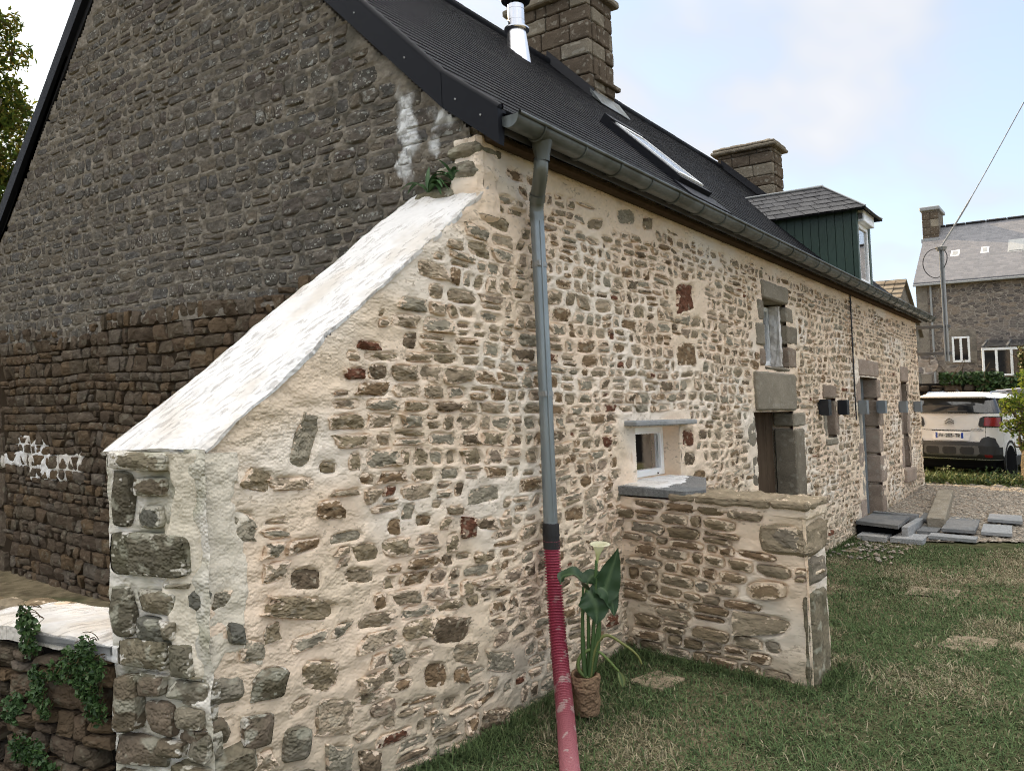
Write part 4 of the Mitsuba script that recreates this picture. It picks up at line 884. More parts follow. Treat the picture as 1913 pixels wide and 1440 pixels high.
# ------------------------------------------------------------------ wall lamps
for i, (u, dark) in enumerate([(9.74, 1), (10.55, 1), (11.57, 0), (12.67, 0), (14.19, 0), (15.41, 0)]):
    pos = ['left of the slit window', 'right of the slit window', 'left of the pink granite doorway', 'right of the pink granite doorway', 'left of the end window', 'nearest the far corner of the house'][i]
    L = thing('wall_lamp', f"{'black' if dark else 'grey'} toned metal box lamp with lighting painted in, on the rubble wall, {pos}", 'wall lamp', 'box lamps along the front wall')
    mt = 'm_shaded_lamp' if dark else 'm_lit_grey_lamp'  # one lamp model; its lit and shaded looks are painted as two tones
    a, b, c, d = u, u + .115, 2.675, 2.775
    obj(L + '__housing', cat([cbox(a, b, c, c + .004, -.12, .07, .001), cbox(a, a + .004, c + .0045, d, -.12, .07, .001), cbox(b - .004, b, c + .0045, d, -.12, .07, .001)]), mt)
    obj(L + '__back_plate', cbox(a + .012, b - .012, d + .001, 2.80, -.11, .06, .002), mt)
    obj(L + '__diffuser', cbox(a + .02, b - .02, c + .02, d - .005, -.06, .01, .004), 'm_pvc')

# ------------------------------------------------------------------ porch wall
pw = thing('porch_wall', 'low brown rubble wall jutting from the cottage front with rough slab coping', 'wall')
PX, PY, PT = 4.92, 1.53, .40
PF = Face((PX, 0, 0), (0, -1, 0)); PE = Face((0, PY, 0), (1, 0, 0))
pq = [(qd((-1.80, -.928), (-1.56, -.914), (-1.55, -.735), (-1.80, -.753)), 6), (qd((-1.935, -1.235), (-1.665, -1.207), (-1.65, -1.09), (-1.92, -1.119)), 5), (qd((-2.055, -1.48), (-1.673, -1.42), (-1.64, -1.335), (-2.009, -1.304)), 2)]
pqq = np.array([p[0] for p in pq])
pface = sbox(-2.83, -1.9, -PY + .01, -.645)
rp = np.random.default_rng(21)
q_p = rubble(pface.buffer(-.008).difference(unary_union([near(q, .012) for q in pqq])).difference(sbox(-1.63, -1.9, -1.5, -1.12)), -1.9, -.6, (.055, .095), .09, .30, .022, rp, .05, .18, -2.83, -PY, .7, -.03)
obj(pw, sheet(PF, pface, .012, np.concatenate([q_p, pqq]), -.004, .012, 3, .010, 9, .034, seed=13), 'm_mortar', True)
obj(pw + '__core', box(PX + .05, PX + PT - .05, PY + .05, 2.86, -1.9, -.66), 'm_mortar')
sk_ = dict(edge=.035, amp=.016, freq=11, tilt=.10, bulge=.018, expo=(2.8, 6), wob=.08, na=18, rings=(1, .9, .72, .45, .2))
sk_ = {**sk_, 'flat': True, 'jag': .08, 'bulge': .012, 'expo': (2.6, 8)}
lay(pw, 'stone', PF, np.concatenate([pqq, q_p]), 'm_porch_stone', rp, np.r_[[slot(p[1]) for p in pq], rp.random(len(q_p))], rp.random(len(q_p) + len(pq)), 300, H=(-.004, .02), **sk_)
q_e = rubble(sbox(PX + .03, -1.9, PX + PT, -.65).difference(sbox(PX, -1.9, PX + .7, -1.12)).difference(sbox(PX, -.95, PX + .7, -.72)), -1.12, -.64, (.06, .10), .10, .25, .024, rp, .02, .1, None, None, .7)
obj(pw + '__end_pointing', sheet(PE, sbox(PX - .01, -1.9, PX + PT, -.65), .014, q_e, -.004, .012, 3, .010, 9, .034, seed=14), 'm_mortar', True)
lay(pw, 'end_stone', PE, q_e, 'm_porch_stone', rp, None, None, 300, H=(-.004, .02), **sk_)
m = rblock(PX - .012, PX + PT + .02, PY - .025, PY + .30, -.935, -.73, .035, .035, .022, 8, 6)
obj(pw + '__corner_block', m, 'm_porch_stone', True, uv=np.tile([[.30, .5]], (len(m.vertices), 1)))
m = rblock(PX - .004, PX + PT - .05, PY - .02, PY + .06, -1.9, -1.135, .035, .035, .024, 7, 7)
obj(pw + '__granite_post', m, 'm_pillar_stone', True, uv=np.tile([[.05, .3]], (len(m.vertices), 1)))
m = rblock(PX + .02, PX + PT - .02, PY - .015, PY + .12, -1.12, -.94, .03, .05, .016, 8, 8)
obj(pw + '__corner_block', m, 'm_porch_stone', True, uv=np.tile([[.8, .5]], (len(m.vertices), 1)))
for i, (ya, yb, z0, z1) in enumerate([(2.24, 2.42, -.64, -.595), (1.74, 2.235, -.645, -.59), (1.50, 1.73, -.64, -.595)]):
    m = rough(cbox(PX - .03, PX + PT + .02, ya, yb, z0, z1, .012), .025, .022, 13, 50 + i)
    obj(pw + '__coping_stone', m, 'm_porch_stone', True, uv=np.tile([[.26 + .04 * i, .5]], (len(m.vertices), 1)))
m = rough(cbox(PX - .005, PX + PT + .005, 1.51, 2.4, -.70, -.622, .012), .03, .012, 9, 60)
obj(pw + '__coping_mortar', m, 'm_mortar', True)
sill = thing('window_slab', 'thick slate slab with mortar smears laid under the small white window', 'slab')
obj(sill, rough(prism([(4.90, 2.30, -.625), (5.10, 2.24, -.625), (5.98, 2.62, -.625), (5.98, 2.93, -.625), (4.90, 2.93, -.625)], [(4.895, 2.295, -.575), (5.10, 2.235, -.575), (5.985, 2.615, -.575), (5.985, 2.93, -.565), (4.895, 2.93, -.565)]), .05, .006, 9, 2), 'm_slab', False, uv=None)
obj(sill + '__mortar_smear', lime(Polygon([(4.97, 2.5), (5.5, 2.55), (5.9, 2.75), (5.9, 2.9), (4.95, 2.9)]), type('Top', (), {'at': staticmethod(lambda u, v, h: np.stack([u, v, -.572 + (v - 2.3) * .013 + h * .35], -1))})(), 12, .022), 'm_white', True)

# ------------------------------------------------------------------ garden wall (low, in front of the gable)
gw = thing('garden_wall', 'low dry stone garden wall with limewashed top running from the buttress end', 'wall')
q_g = rubble(sbox(-3.2, -1.95, -.475, -1.0), -1.95, -.98, (.075, .15), .085, .21, .008, np.random.default_rng(8), .06, .3, -3.2, -.47, .75)
rw = np.random.default_rng(15)
obj(gw, prism([ep(-.47, -.05, -2), ep(-3.4, -.05, -2), ep(-3.4, -.36, -2), ep(-.47, -.36, -2)], [ep(-.47, -.05, -1.03), ep(-3.4, -.05, -1.03), ep(-3.4, -.36, -1.03), ep(-.47, -.36, -1.03)]), 'm_void')
lay(gw, 'stone', EN, q_g, 'm_dry_stone', rw, None, None, 300, H=(.0, .03), edge=.05, amp=.026, freq=10, na=24, rings=(1, .95, .84, .62, .38, .16), expo=(2.6, 8), wob=.07, tilt=.16, bulge=.02, jag=.05, flat=True)
def lump_top(s0, s1, h0, h1, z, n=(70, 40), amp=.015, seed=0, thick=.05, cut=None):
    S, Hh = np.meshgrid(np.linspace(s0, s1, n[0]), np.linspace(h0, h1, n[1]), indexing='ij')
    zz = z + amp * 2 * (meshkit.fbm(np.stack([S * 5, Hh * 6, S * 0 + seed], -1), 3, seed) - .5) - .02 * ((Hh - (h0 + h1) / 2) / (h1 - h0) * 2) ** 4
    P = EN.O + S[..., None] * EN.U + Hh[..., None] * EN.N + zz[..., None] * Z3
    lo = P[:, :1] - [0, 0, thick]; V = np.concatenate([lo, P], 1); k = n[1] + 1
    i, j = np.meshgrid(np.arange(n[0] - 1), np.arange(k - 1), indexing='ij')
    if cut is not None: kp = cut(S[:-1, :][:, :1] + 0 * i, np.concatenate([Hh[:-1, :1], Hh[:-1, :-1]], 1)); i, j = i[kp], j[kp]
    i, j = i.ravel(), j.ravel()
    return V.reshape(-1, 3), np.stack([i * k + j, (i + 1) * k + j, (i + 1) * k + j + 1, i * k + j + 1], 1)
obj(gw + '__coping', lump_top(-1.35, -.43, .012, -.40, -.945, amp=.014, seed=3, thick=.06, cut=lambda s, h: s > -1.28 - .55 * h / .4 * -1 + .0), 'm_white', 40)
obj(gw + '__slate_edge', prism([ep(-.95, .02, -1.0), ep(-.46, .02, -1.0), ep(-.46, -.1, -1.0), ep(-.95, -.1, -1.0)], [ep(-.95, .022, -.968), ep(-.46, .022, -.968), ep(-.46, -.1, -.968), ep(-.95, -.1, -.968)]), 'm_slab')
for i in range(14):
    s = -1.0 - .17 * i + rw.uniform(-.03, .03)
    for h in ((-.06, -.26) if i > 2 else (-.3,)):
        m = trimesh.creation.icosphere(2); a, b, c_ = rw.uniform(.07, .11), rw.uniform(.07, .12), rw.uniform(.035, .05)
        v = m.vertices * [a, b, c_]; c = ep(s, h, -.985 + rw.uniform(-.015, .01)); v = v + c
        mm = rough(trimesh.Trimesh(v, m.faces), .06, .018, 9, 70 + i)
        obj(gw + '__top_stone', mm, 'm_porch_stone', True, uv=np.tile([[rw.random(), rw.random()]], (len(mm.vertices), 1)))

# ------------------------------------------------------------------ drain hose, pot, calla lily
def hose_mesh():
    P = spline([(3.895, 2.70, -.80), (3.885, 2.69, -1.0), (3.80, 2.62, -1.30), (3.60, 2.46, -1.60), (3.38, 2.30, -1.715), (3.1, 2.10, -1.735), (2.7, 1.75, -1.74)], 1300)
    L = np.r_[0, np.cumsum(np.linalg.norm(np.diff(P, axis=0), axis=1))]
    return tube(P, .0445 + .0062 * np.sign(np.sin(L * 2 * math.pi / .0165)) * np.abs(np.sin(L * 2 * math.pi / .0165)) ** .6, 20)
tag(obj('drain_hose', hose_mesh(), 'm_hose', True), 'ribbed magenta drain hose hanging from the zinc downpipe to the grass', 'hose')
pot = obj('stone_pot', rough(trimesh.Trimesh(*lathe([(.0, 0), (.066, 0), (.072, .03), (.078, .12), (.083, .20), (.080, .215), (.066, .215), (.062, .17), (0, .165)], (3.78, 2.43, -1.72), 20)), .015, .014, 13, 5), 'm_pot', True)
tag(pot, 'rough squat stone pot holding the calla lily', 'pot')
def vcol(n, c, var, r): return np.clip(np.array(c) * (1 + r.normal(0, var, (n, 1))), 0, 1)
def blade(path, width, normal, n=14, k=5, cup=.15, wave=0.0, shape=None, base=(.026, .056, .022), rib=(.07, .115, .05), r=None):
    """a leaf: a strip along the path, cupped across, with a paler rib"""
    P = spline(path, n); t = np.gradient(P, axis=0); t /= np.linalg.norm(t, axis=1, keepdims=True)
    S = np.cross(t, normal); S /= np.linalg.norm(S, axis=1, keepdims=True); N = np.cross(S, t)
    x = np.linspace(0, 1, n); w = width * (shape(x) if shape else np.sin(np.pi * np.clip(x, .02, .985)) ** .7)
    c = np.linspace(-1, 1, k)
    V = P[:, None] + w[:, None, None] * c[None, :, None] * S[:, None] + (w[:, None] * cup * (c[None] ** 2) + wave * w[:, None] * np.sin(x * 17)[:, None] * np.abs(c)[None])[..., None] * N[:, None]
    i, j = np.meshgrid(np.arange(n - 1), np.arange(k - 1), indexing='ij')
    f = np.stack([i * k + j, i * k + j + 1, (i + 1) * k + j + 1, (i + 1) * k + j], -1).reshape(-1, 4)
    col = np.where((np.abs(c) < .1)[None, :, None], np.array(rib), np.array(base)) * np.ones((n, k, 1)) * (1 + .25 * (meshkit.noise(V * 40) - .5))[..., None]
    return (V.reshape(-1, 3), f), col.reshape(-1, 3)
def join_col(parts):
    return cat([m for m, c in parts]), np.vstack([c for m, c in parts])
cl = thing('calla_lily', 'calla lily with one pale cream flower and dark arrow leaves growing in the stone pot', 'plant')
heart = lambda x: np.clip(np.where(x < .22, .55 + x * 2.2, 1.04 * (1 - ((x - .22) / .78) ** 1.5)), .02, 1)
def stalk(pts, r0, r1, col=(.06, .11, .035)):
    m = tube(spline(pts, 24), np.linspace(r0, r1, 24), 8); return m, np.tile([col], (len(m[0]), 1)) * np.linspace(.7, 1.2, len(m[0]))[:, None]
base = np.array([3.78, 2.43, -1.53])
for path, wd, nr in [([(3.785, 2.42, -1.02), (3.745, 2.46, -.95), (3.715, 2.50, -.955), (3.69, 2.51, -1.0)], .075, (0.1, -.35, 1)),
                     ([(3.835, 2.335, -1.10), (3.86, 2.31, -1.0), (3.885, 2.28, -.90), (3.90, 2.25, -.80)], .062, (-.8, -.6, .15)),
                     ([(3.79, 2.40, -1.04), (3.795, 2.37, -1.07), (3.80, 2.35, -1.14), (3.795, 2.35, -1.22)], .085, (-.6, -.8, .3)),
                     ([(3.82, 2.37, -1.02), (3.85, 2.32, -1.03), (3.87, 2.29, -1.10), (3.87, 2.28, -1.18)], .055, (-.5, -.8, .5)),
                     ([(3.80, 2.40, -1.0), (3.82, 2.38, -.96), (3.84, 2.36, -.95), (3.86, 2.34, -.98)], .04, (-.3, -.5, 1))]:
    m, c = blade(path, wd * 1.22, np.array(nr), 22, 9, .24, .09, heart)
    obj(cl + '__leaf', m, 'm_leaf', True, color=c)
for pts, r0, r1 in [([base, (3.775, 2.43, -1.25), (3.785, 2.42, -1.02)], .014, .007), ([base + [.01, -.01, 0], (3.82, 2.37, -1.3), (3.835, 2.335, -1.10)], .015, .007), ([base + [.02, 0, 0], (3.80, 2.41, -1.3), (3.79, 2.40, -1.04)], .013, .007),
                    ([base + [.0, -.02, 0], (3.81, 2.38, -1.25), (3.82, 2.36, -1.0), (3.825, 2.35, -.87)], .012, .009), ([base + [.02, -.02, 0], (3.83, 2.36, -1.3), (3.82, 2.37, -1.02)], .014, .008), ([base + [-.015, -.01, 0], (3.765, 2.43, -1.3), (3.80, 2.40, -1.0)], .012, .006)]:
    m, c = stalk(pts, r0, r1); obj(cl + '__stem', m, 'm_leaf', True, color=c)
m, c = stalk([base + [0, -.03, 0], (3.765, 2.44, -1.40), (3.80, 2.40, -1.37), (3.86, 2.31, -1.44), (3.893, 2.28, -1.49)], .012, .006, (.12, .17, .05)); obj(cl + '__drooping_stem', m, 'm_leaf', True, color=c)
m, c = stalk([base + [.01, -.03, 0], (3.82, 2.37, -1.34), (3.85, 2.33, -1.29), (3.90, 2.26, -1.33), (3.95, 2.20, -1.39), (3.972, 2.175, -1.45)], .013, .005, (.16, .17, .055)); obj(cl + '__drooping_stem', m, 'm_leaf', True, color=c)
m, c = blade([(3.89, 2.283, -1.49), (3.90, 2.27, -1.53), (3.905, 2.268, -1.58)], .02, np.array([-.6, -.8, 0]), 10, 5, .5, base=(.17, .20, .08)); obj(cl + '__withered_tip', m, 'm_leaf', True, color=c)
def spathe():
    n, k = 16, 28; t, a = np.meshgrid(np.linspace(0, 1, n), np.linspace(0, 2 * math.pi, k), indexing='ij')
    r = .007 + .05 * t ** 2.1 * (1 + .35 * np.cos(a - .4)); z = .125 * t + .012 * t ** 3 * np.cos(a - .4) - .02 * np.clip(t - .85, 0, 1) / .15 * (r / .05)
    V = np.stack([3.826 + r * np.cos(a) + .03 * t * .4, 2.348 + r * np.sin(a) - .03 * t * .5, -.885 + z], -1)
    i, j = np.meshgrid(np.arange(n - 1), np.arange(k - 1), indexing='ij'); f = np.stack([i * k + j, (i + 1) * k + j, (i + 1) * k + j + 1, i * k + j + 1], -1).reshape(-1, 4)
    c = np.array([.42, .48, .16]) * (1 - t[..., None]) + np.array([.84, .81, .62]) * t[..., None]
    return (V.reshape(-1, 3), f), c.reshape(-1, 3)
m, c = spathe(); obj(cl + '__flower', m, 'm_petal', True, color=c)
m = tube([(3.83, 2.345, -.86), (3.836, 2.337, -.79)], [.006, .004], 8); obj(cl + '__flower__spadix', m, 'm_vc', True, color=np.tile([[.75, .55, .08]], (len(m[0]), 1)))

# ------------------------------------------------------------------ leafy plants
def leaf_cloud(points, size, r, cols, aspect=.5, up=.4, fold=.15, sharp=True):
    """one small folded leaf per point"""
    p = np.asarray(points, float); n = len(p)
    d = r.normal(0, 1, (n, 3)); d[:, 2] -= .1; d /= np.linalg.norm(d, axis=1, keepdims=True)
    nr = r.normal(0, 1, (n, 3)); nr[:, 2] += up * 3; s = np.cross(d, nr); s /= np.linalg.norm(s, axis=1, keepdims=True) + 1e-9
    nn = np.cross(s, d)
    L = size * r.uniform(.6, 1.25, (n, 1)); W = L * aspect * r.uniform(.8, 1.2, (n, 1)) / 2
    a, b = p - d * L / 2, p + d * L / 2
    m1, m2 = p + s * W + nn * L * fold, p - s * W + nn * L * fold
    V = np.stack([a, m1, b, m2], 1).reshape(-1, 3); k = np.arange(n)[:, None] * 4
    F = np.vstack([k + [0, 1, 2], k + [0, 2, 3]])
    C = np.array(cols)[r.integers(len(cols), size=n)] * r.uniform(.7, 1.3, (n, 1))
    return (V, F), np.repeat(C, 4, 0)
GREEN = [(.035, .075, .020), (.045, .09, .025), (.028, .06, .02), (.055, .095, .03)]
def wall_plant(label, spots, size, r, cat_='plant', cols=GREEN, group=None, trail=0.0):
    pts = []
    for (s, z, rad, n) in spots:
        for _ in range(n):
            q = r.normal(0, 1, 3); q = q / np.linalg.norm(q) * rad * r.random() ** .45
            pts.append(ep(s + q[0], .045 + abs(q[1]) * .45, z + q[2] * .9))
    m, c = leaf_cloud(pts, size, r, cols, .75, .3)
    k = thing('wall_plant', label, cat_, group)
    obj(k + '__leaves', m, 'm_leaf', False, color=c)
    st = []
    for (s, z, rad, n) in spots:
        for _ in range(max(4, n // 40)):
            a = ep(s + r.normal(0, rad * .2), -.01, z + rad * .3); b = ep(s + r.normal(0, rad * .6), .05 + r.random() * rad * .4, z + r.normal(0, rad * .5)); st.append(tube(spline([a, (a + b) / 2 + [0, 0, .02], b], 6), .0016, 4))
    m = cat(st); labels[obj(k + '__stems', m, 'm_vc', False, color=np.tile([[.10, .07, .04]], (len(m[0]), 1)))] = {'kind': 'stuff'}
rpn = np.random.default_rng(44)
wall_plant('bushy green weed sprouting at the left edge of the white garden wall top', [(-.91, -.93, .07, 150), (-.91, -1.01, .06, 120), (-.93, -.88, .05, 60)], .026, rpn)
wall_plant('large dark pellitory clump hanging on the garden wall next to the buttress', [(-.56, -.99, .07, 170), (-.64, -1.06, .09, 240), (-.55, -1.12, .09, 260), (-.50, -1.05, .06, 140), (-.52, -1.22, .07, 150), (-.74, -1.10, .06, 110)], .024, rpn)
wall_plant('trailing green weed in the middle of the garden wall face', [(-.86, -1.13, .06, 110), (-.87, -1.20, .065, 120), (-.83, -1.26, .05, 80)], .024, rpn)
wall_plant('pale green weed low on the garden wall near the left edge of the picture', [(-1.04, -1.30, .07, 130), (-1.0, -1.26, .05, 60)], .026, rpn, cols=[(.05, .10, .035), (.06, .11, .04)])
wall_plant('dark weed at the foot of the garden wall', [(-.98, -1.45, .08, 160), (-.88, -1.46, .08, 160), (-.80, -1.52, .06, 80)], .026, rpn, cols=GREEN[:3])
wall_plant('small weed at the far left on the garden wall', [(-1.17, -1.10, .05, 80), (-1.2, -1.2, .04, 50)], .024, rpn)
wall_plant('little green weed among the brown stones on top of the garden wall', [(-1.25, -.93, .05, 70)], .022, rpn)
fe = thing('fern', 'strap leaved green fern rooted where the white coping meets the gable', 'fern')
rf = np.random.default_rng(4)
for i in range(13):
    a = -2.6 + i * .26 + rf.normal(0, .12); L = rf.uniform(.13, .24)
    o = np.array([3.46, 3.17, 1.25]); d = np.array([.35 * math.cos(a) - .25, math.sin(a * .9 + .3) * .9 - .2, .15 + .1 * rf.random()]); d = unit(d + rf.normal(0, .15, 3))
    m, c = blade([o, o + d * L * .5 + [0, 0, .045], o + d * L + [0, 0, -.01 - .03 * rf.random()]], rf.uniform(.013, .02), np.array([0, 0, 1.0]), 10, 3, .3, base=(.035, .085, .03), rib=(.06, .12, .045))
    obj(fe + '__frond', m, 'm_leaf', True, color=c)
for j, (yo, zo, xo) in enumerate([(2.98, 1.29, 3.47)]):
    for i in range(6):
        a = i * 1.05 + .3; o = np.array([xo, yo, zo]); d = unit(np.array([-.5, math.cos(a) * .8, .35 + .3 * math.sin(a)])); L = rf.uniform(.10, .17)
        m, c = blade([o, o + d * L * .5 + [0, 0, .03], o + d * L], .015, np.array([0, 0, 1.0]), 9, 3, .3, base=(.03, .075, .03), rib=(.05, .11, .045)); obj(fe + '__frond', m, 'm_leaf', True, color=c)

# ------------------------------------------------------------------ slabs, beam and stones on the ground
def slab(label, pts, z, t, name='paving_slab', group='slate slabs laid by the far door', mat='m_slab', tone=.5, amp=.004):
    if name == 'paving_slab': z = float(gz(np.mean([a[0] for a in pts]), np.mean([a[1] for a in pts]))) + .062
    p = [(x, y, z - t) for x, y in pts]; q = [(x, y, z) for x, y in pts]
    m = prism(p, q); m = rough(m, .12, amp, 6, int(abs(pts[0][0]) * 10))
    tag(obj(name, m, mat, False, uv=np.tile([[tone, .5]], (len(m.vertices), 1))), label, 'slab', group)
def rect(x0, x1, y0, y1, sh=0.0): return [(x0, y0), (x1, y0), (x1 + sh, y1), (x0 + sh, y1)]
st = thing('door_step', 'slate topped step with a grey kerb at the pink granite doorway', 'step')
m = rough(prism([(10.95, 2.24, -1.57), (12.0, 2.29, -1.57), (12.0, 2.78, -1.57), (11.1, 2.78, -1.57)], [(10.95, 2.24, -1.525), (12.0, 2.29, -1.525), (12.0, 2.78, -1.525), (11.1, 2.78, -1.525)]), .1, .004, 6, 4)
obj(st + '__tread', m, 'm_slab', False, uv=np.tile([[.2, 0]], (len(m.vertices), 1)))
obj(st + '__riser', cbox(11.15, 11.98, 2.33, 2.78, -1.8, -1.572, .004), 'm_matt_black')
m = rblock(11.05, 12.05, 2.14, 2.225, -1.76, -1.545, .01, .08, .004, 6, 2); obj(st + '__kerb', m, 'm_slab', False, uv=np.tile([[.8, 0]], (len(m.vertices), 1)))
obj(st + '__kerb', cbox(12.02, 12.10, 2.2, 2.78, -1.74, -1.50, .006), 'm_slab')
slab('pale thick slate slab in front of the door step against the wall', [(10.80, 2.36), (11.4, 2.36), (11.4, 2.72), (10.80, 2.70)], -1.665, .06, tone=.9)
slab('pale slate slab at the corner of the grey kerb', [(10.85, 1.95), (11.4, 1.96), (11.3, 2.30), (10.85, 2.32)], -1.66, .06, tone=1.0)
slab('dark slate slab right of the step kerb', [(11.42, 1.88), (12.0, 1.90), (12.0, 2.12), (11.42, 2.11)], -1.645, .04, tone=.3)
slab('dark slate slab behind the other slab by the kerb', [(12.1, 1.93), (12.9, 1.98), (12.8, 2.26), (12.1, 2.2)], -1.60, .04, tone=.2)
slab('widest dark slate slab in the middle of the row', [(11.5, 1.46), (12.9, 1.55), (12.85, 1.92), (11.45, 1.83)], -1.63, .04, tone=.35)
slab('narrow pale slate strip along the grass edge', [(11.12, 1.41), (11.42, 1.42), (11.40, 1.94), (11.12, 1.93)], -1.67, .04, tone=.85)
slab('smooth pale slate slab nearest the right edge', [(11.6, 1.07), (12.4, 1.14), (12.35, 1.46), (11.55, 1.40)], -1.64, .04, tone=.95)
slab('pale slate slab lying behind the right hand slab', [(12.42, 1.02), (13.1, 1.08), (13.05, 1.46), (12.42, 1.42)], -1.585, .04, tone=.75)
m = rblock(11.9, 14.7, -.11, .11, -.09, .09, .012, .1, .008, 6, 9)
v = m.vertices.copy(); a = math.atan2(.30, 2.9); c, s_ = math.cos(a), math.sin(a); x = v[:, 0] - 13.3; v = np.stack([13.25 + x * c - v[:, 1] * s_, 2.10 + x * s_ + v[:, 1] * c, v[:, 2] - 1.53 + .045 * x], 1)
tag(obj('granite_beam', trimesh.Trimesh(v, m.faces, process=False), 'm_granite', False, uv=np.tile([[.08, .5]], (len(v), 1))), 'long squared granite beam lying on the gravel', 'stone beam')
for lab, pts in [('flat pale stone set in the lawn nearest the slate slabs', [(7.85, 1.62), (7.9, 1.16), (8.4, 1.18), (8.3, 1.6)]), ('broad pale flat stone in the middle of the lawn', [(6.24, 1.10), (6.3, .76), (6.72, .72), (6.62, 1.04)]),
                 ('flat stone in the lawn at the right edge', [(6.5, .66), (6.55, .40), (6.8, .42), (6.75, .66)]), ('grey flat stone half buried in grass beside the porch wall', [(4.35, 2.50), (4.33, 2.24), (4.62, 2.20), (4.66, 2.44)]),
                 ('thin pale stone at the foot of the wall by the slate slabs', [(9.95, 2.68), (9.95, 2.50), (10.25, 2.50), (10.25, 2.66)])]:
    x0 = np.mean([p[0] for p in pts]); y0 = np.mean([p[1] for p in pts])
    pts2 = []
    for k in range(4):
        a, b = np.array(pts[k]), np.array(pts[(k + 1) % 4]); pts2 += [tuple(a + (np.array([x0, y0]) - a) * .12), tuple((a + b) / 2 + (np.array([x0, y0]) - (a + b) / 2) * rf.uniform(-.12, .15))]
    slab(lab, pts2, float(gz(x0, y0)) + .008, .06, 'lawn_stone', None, 'm_porch_stone', .3, .016)

# ------------------------------------------------------------------ far house, retaining wall, outbuilding
fh = thing('far_house', 'tall grey stone house with a slate roof standing behind the parked cars', 'house')
FX = 42.17
obj(fh, cat([extrude_xz(sbox(0, 0, 0, 0).buffer(.01), 0, .001)]) if False else box(FX, FX + 8, -9, 7.22, .4, 5.88), 'm_far_wall')
obj(fh + '__quoin', box(FX - .03, FX + .5, 6.78, 7.26, .4, 5.86), 'm_gable_mortar')
obj(fh + '__gable', extrude_xz(Polygon([(FX + .02, 5.88), (FX + 7.98, 5.88), (FX + 4, 9.0)]), 6.9, 7.2), 'm_far_wall')
obj(fh + '__roof', cat([prism([(FX - .25, -9, 5.70), (FX + 4, -9, 9.08), (FX + 4, 7.32, 9.08), (FX - .25, 7.32, 5.70)], [(FX - .25, -9, 5.84), (FX + 4, -9, 9.22), (FX + 4, 7.32, 9.22), (FX - .25, 7.32, 5.84)]),
                         prism([(FX + 8.25, -9, 5.70), (FX + 4.001, -9, 9.08), (FX + 4.001, 7.32, 9.08), (FX + 8.25, 7.32, 5.70)], [(FX + 8.25, -9, 5.84), (FX + 4.001, -9, 9.22), (FX + 4.001, 7.32, 9.22), (FX + 8.25, 7.32, 5.84)])]), 'm_far_roof')
for i in range(18):
    y = 7.3 - i * .9; obj(fh + '__roof__ridge_tile', cbox(FX + 3.86, FX + 4.14, y - .88, y, 9.2, 9.28, .03), 'm_lit_slate')
fc = obj(fh + '__chimney', box(FX + 3.2, FX + 4.8, 6.62, 7.34, 8.0, 9.95), 'm_gable_mortar')
rr = np.random.default_rng(6)
for z in np.arange(8.3, 9.9, .4):
    for (y0, y1) in ((6.61, 6.97), (6.98, 7.35)):
        m = rblock(FX + 3.16, FX + 3.4, y0, y1, z, z + .39, .02, .2, .015, 5, int(z * 10)); obj(fc + '__stone', m, 'm_granite', True, uv=np.tile([[rr.choice([.6, .95, .08]), 0]], (len(m.vertices), 1)))
obj(fc + '__cap', cbox(FX + 3.08, FX + 4.9, 6.52, 7.44, 9.95, 10.15, .03), 'm_galv')
obj(fc + '__flashing', box(FX + 2.95, FX + 3.21, 6.58, 7.4, 8.3, 8.48), 'm_galv')
def fwin(y0, y1, z0, z1, x=FX):
    k = obj(fh + '__window', cat([cbox(x - .05, x + .03, y0, y0 + .09, z0, z1, .01), cbox(x - .05, x + .03, y1 - .09, y1, z0, z1, .01), cbox(x - .051, x + .03, y0 + .09, y1 - .09, z0, z0 + .1, .01), cbox(x - .051, x + .03, y0 + .09, y1 - .09, z1 - .09, z1, .01), cbox(x - .055, x + .03, (y0 + y1) / 2 - .05, (y0 + y1) / 2 + .05, z0 + .1, z1 - .09, .01)]), 'm_pvc')
    obj(k + '__pane', box(x - .02, x - .005, y0 + .09, y1 - .09, z0 + .1, z1 - .09), 'm_car_glass')
fwin(5.13, 5.86, 2.0, 3.2)
obj(fh + '__window_surround', cat([cbox(FX - .02, FX + .05, 4.85, 5.13, 1.95, 3.5, .01), cbox(FX - .02, FX + .05, 5.86, 6.15, 1.95, 3.5, .01), cbox(FX - .018, FX + .05, 5.13, 5.86, 3.21, 3.55, .01)]), 'm_gable_mortar')
fr = lambda y, z, o: np.array([FX + (z - 5.9) / .795 - o * .62, y, z + o * .78 + .02])
for y0, y1, z0, z1, c in [(5.56, 5.93, 7.14, 7.48, 'm_pvc'), (4.33, 4.66, 7.15, 7.5, 'm_pvc'), (2.86, 3.56, 7.05, 7.78, 'm_galv')]:
    k = obj(fh + '__roof_window', prism([fr(y0, z0, -.02), fr(y1, z0, -.02), fr(y1, z1, -.02), fr(y0, z1, -.02)], [fr(y0, z0, .10), fr(y1, z0, .10), fr(y1, z1, .10), fr(y0, z1, .10)]), c)
    obj(k + '__pane', prism([fr(y0 + .07, z0 + .06, .101), fr(y1 - .07, z0 + .06, .101), fr(y1 - .07, z1 - .06, .101), fr(y0 + .07, z1 - .06, .101)], [fr(y0 + .07, z0 + .06, .12), fr(y1 - .07, z0 + .06, .12), fr(y1 - .07, z1 - .06, .12), fr(y0 + .07, z1 - .06, .12)]), 'm_galv')
obj(fh + '__gutter', cbox(FX - .34, FX - .22, -9, 7.34, 5.66, 5.76, .02), 'm_galv')
obj(fh + '__downpipe', tube([(FX - .1, 6.62, 5.66), (FX - .1, 6.62, .6)], .05, 8), 'm_galv', True)
gp = thing('glass_porch', 'white framed lean-to glass porch against the far house', 'porch')
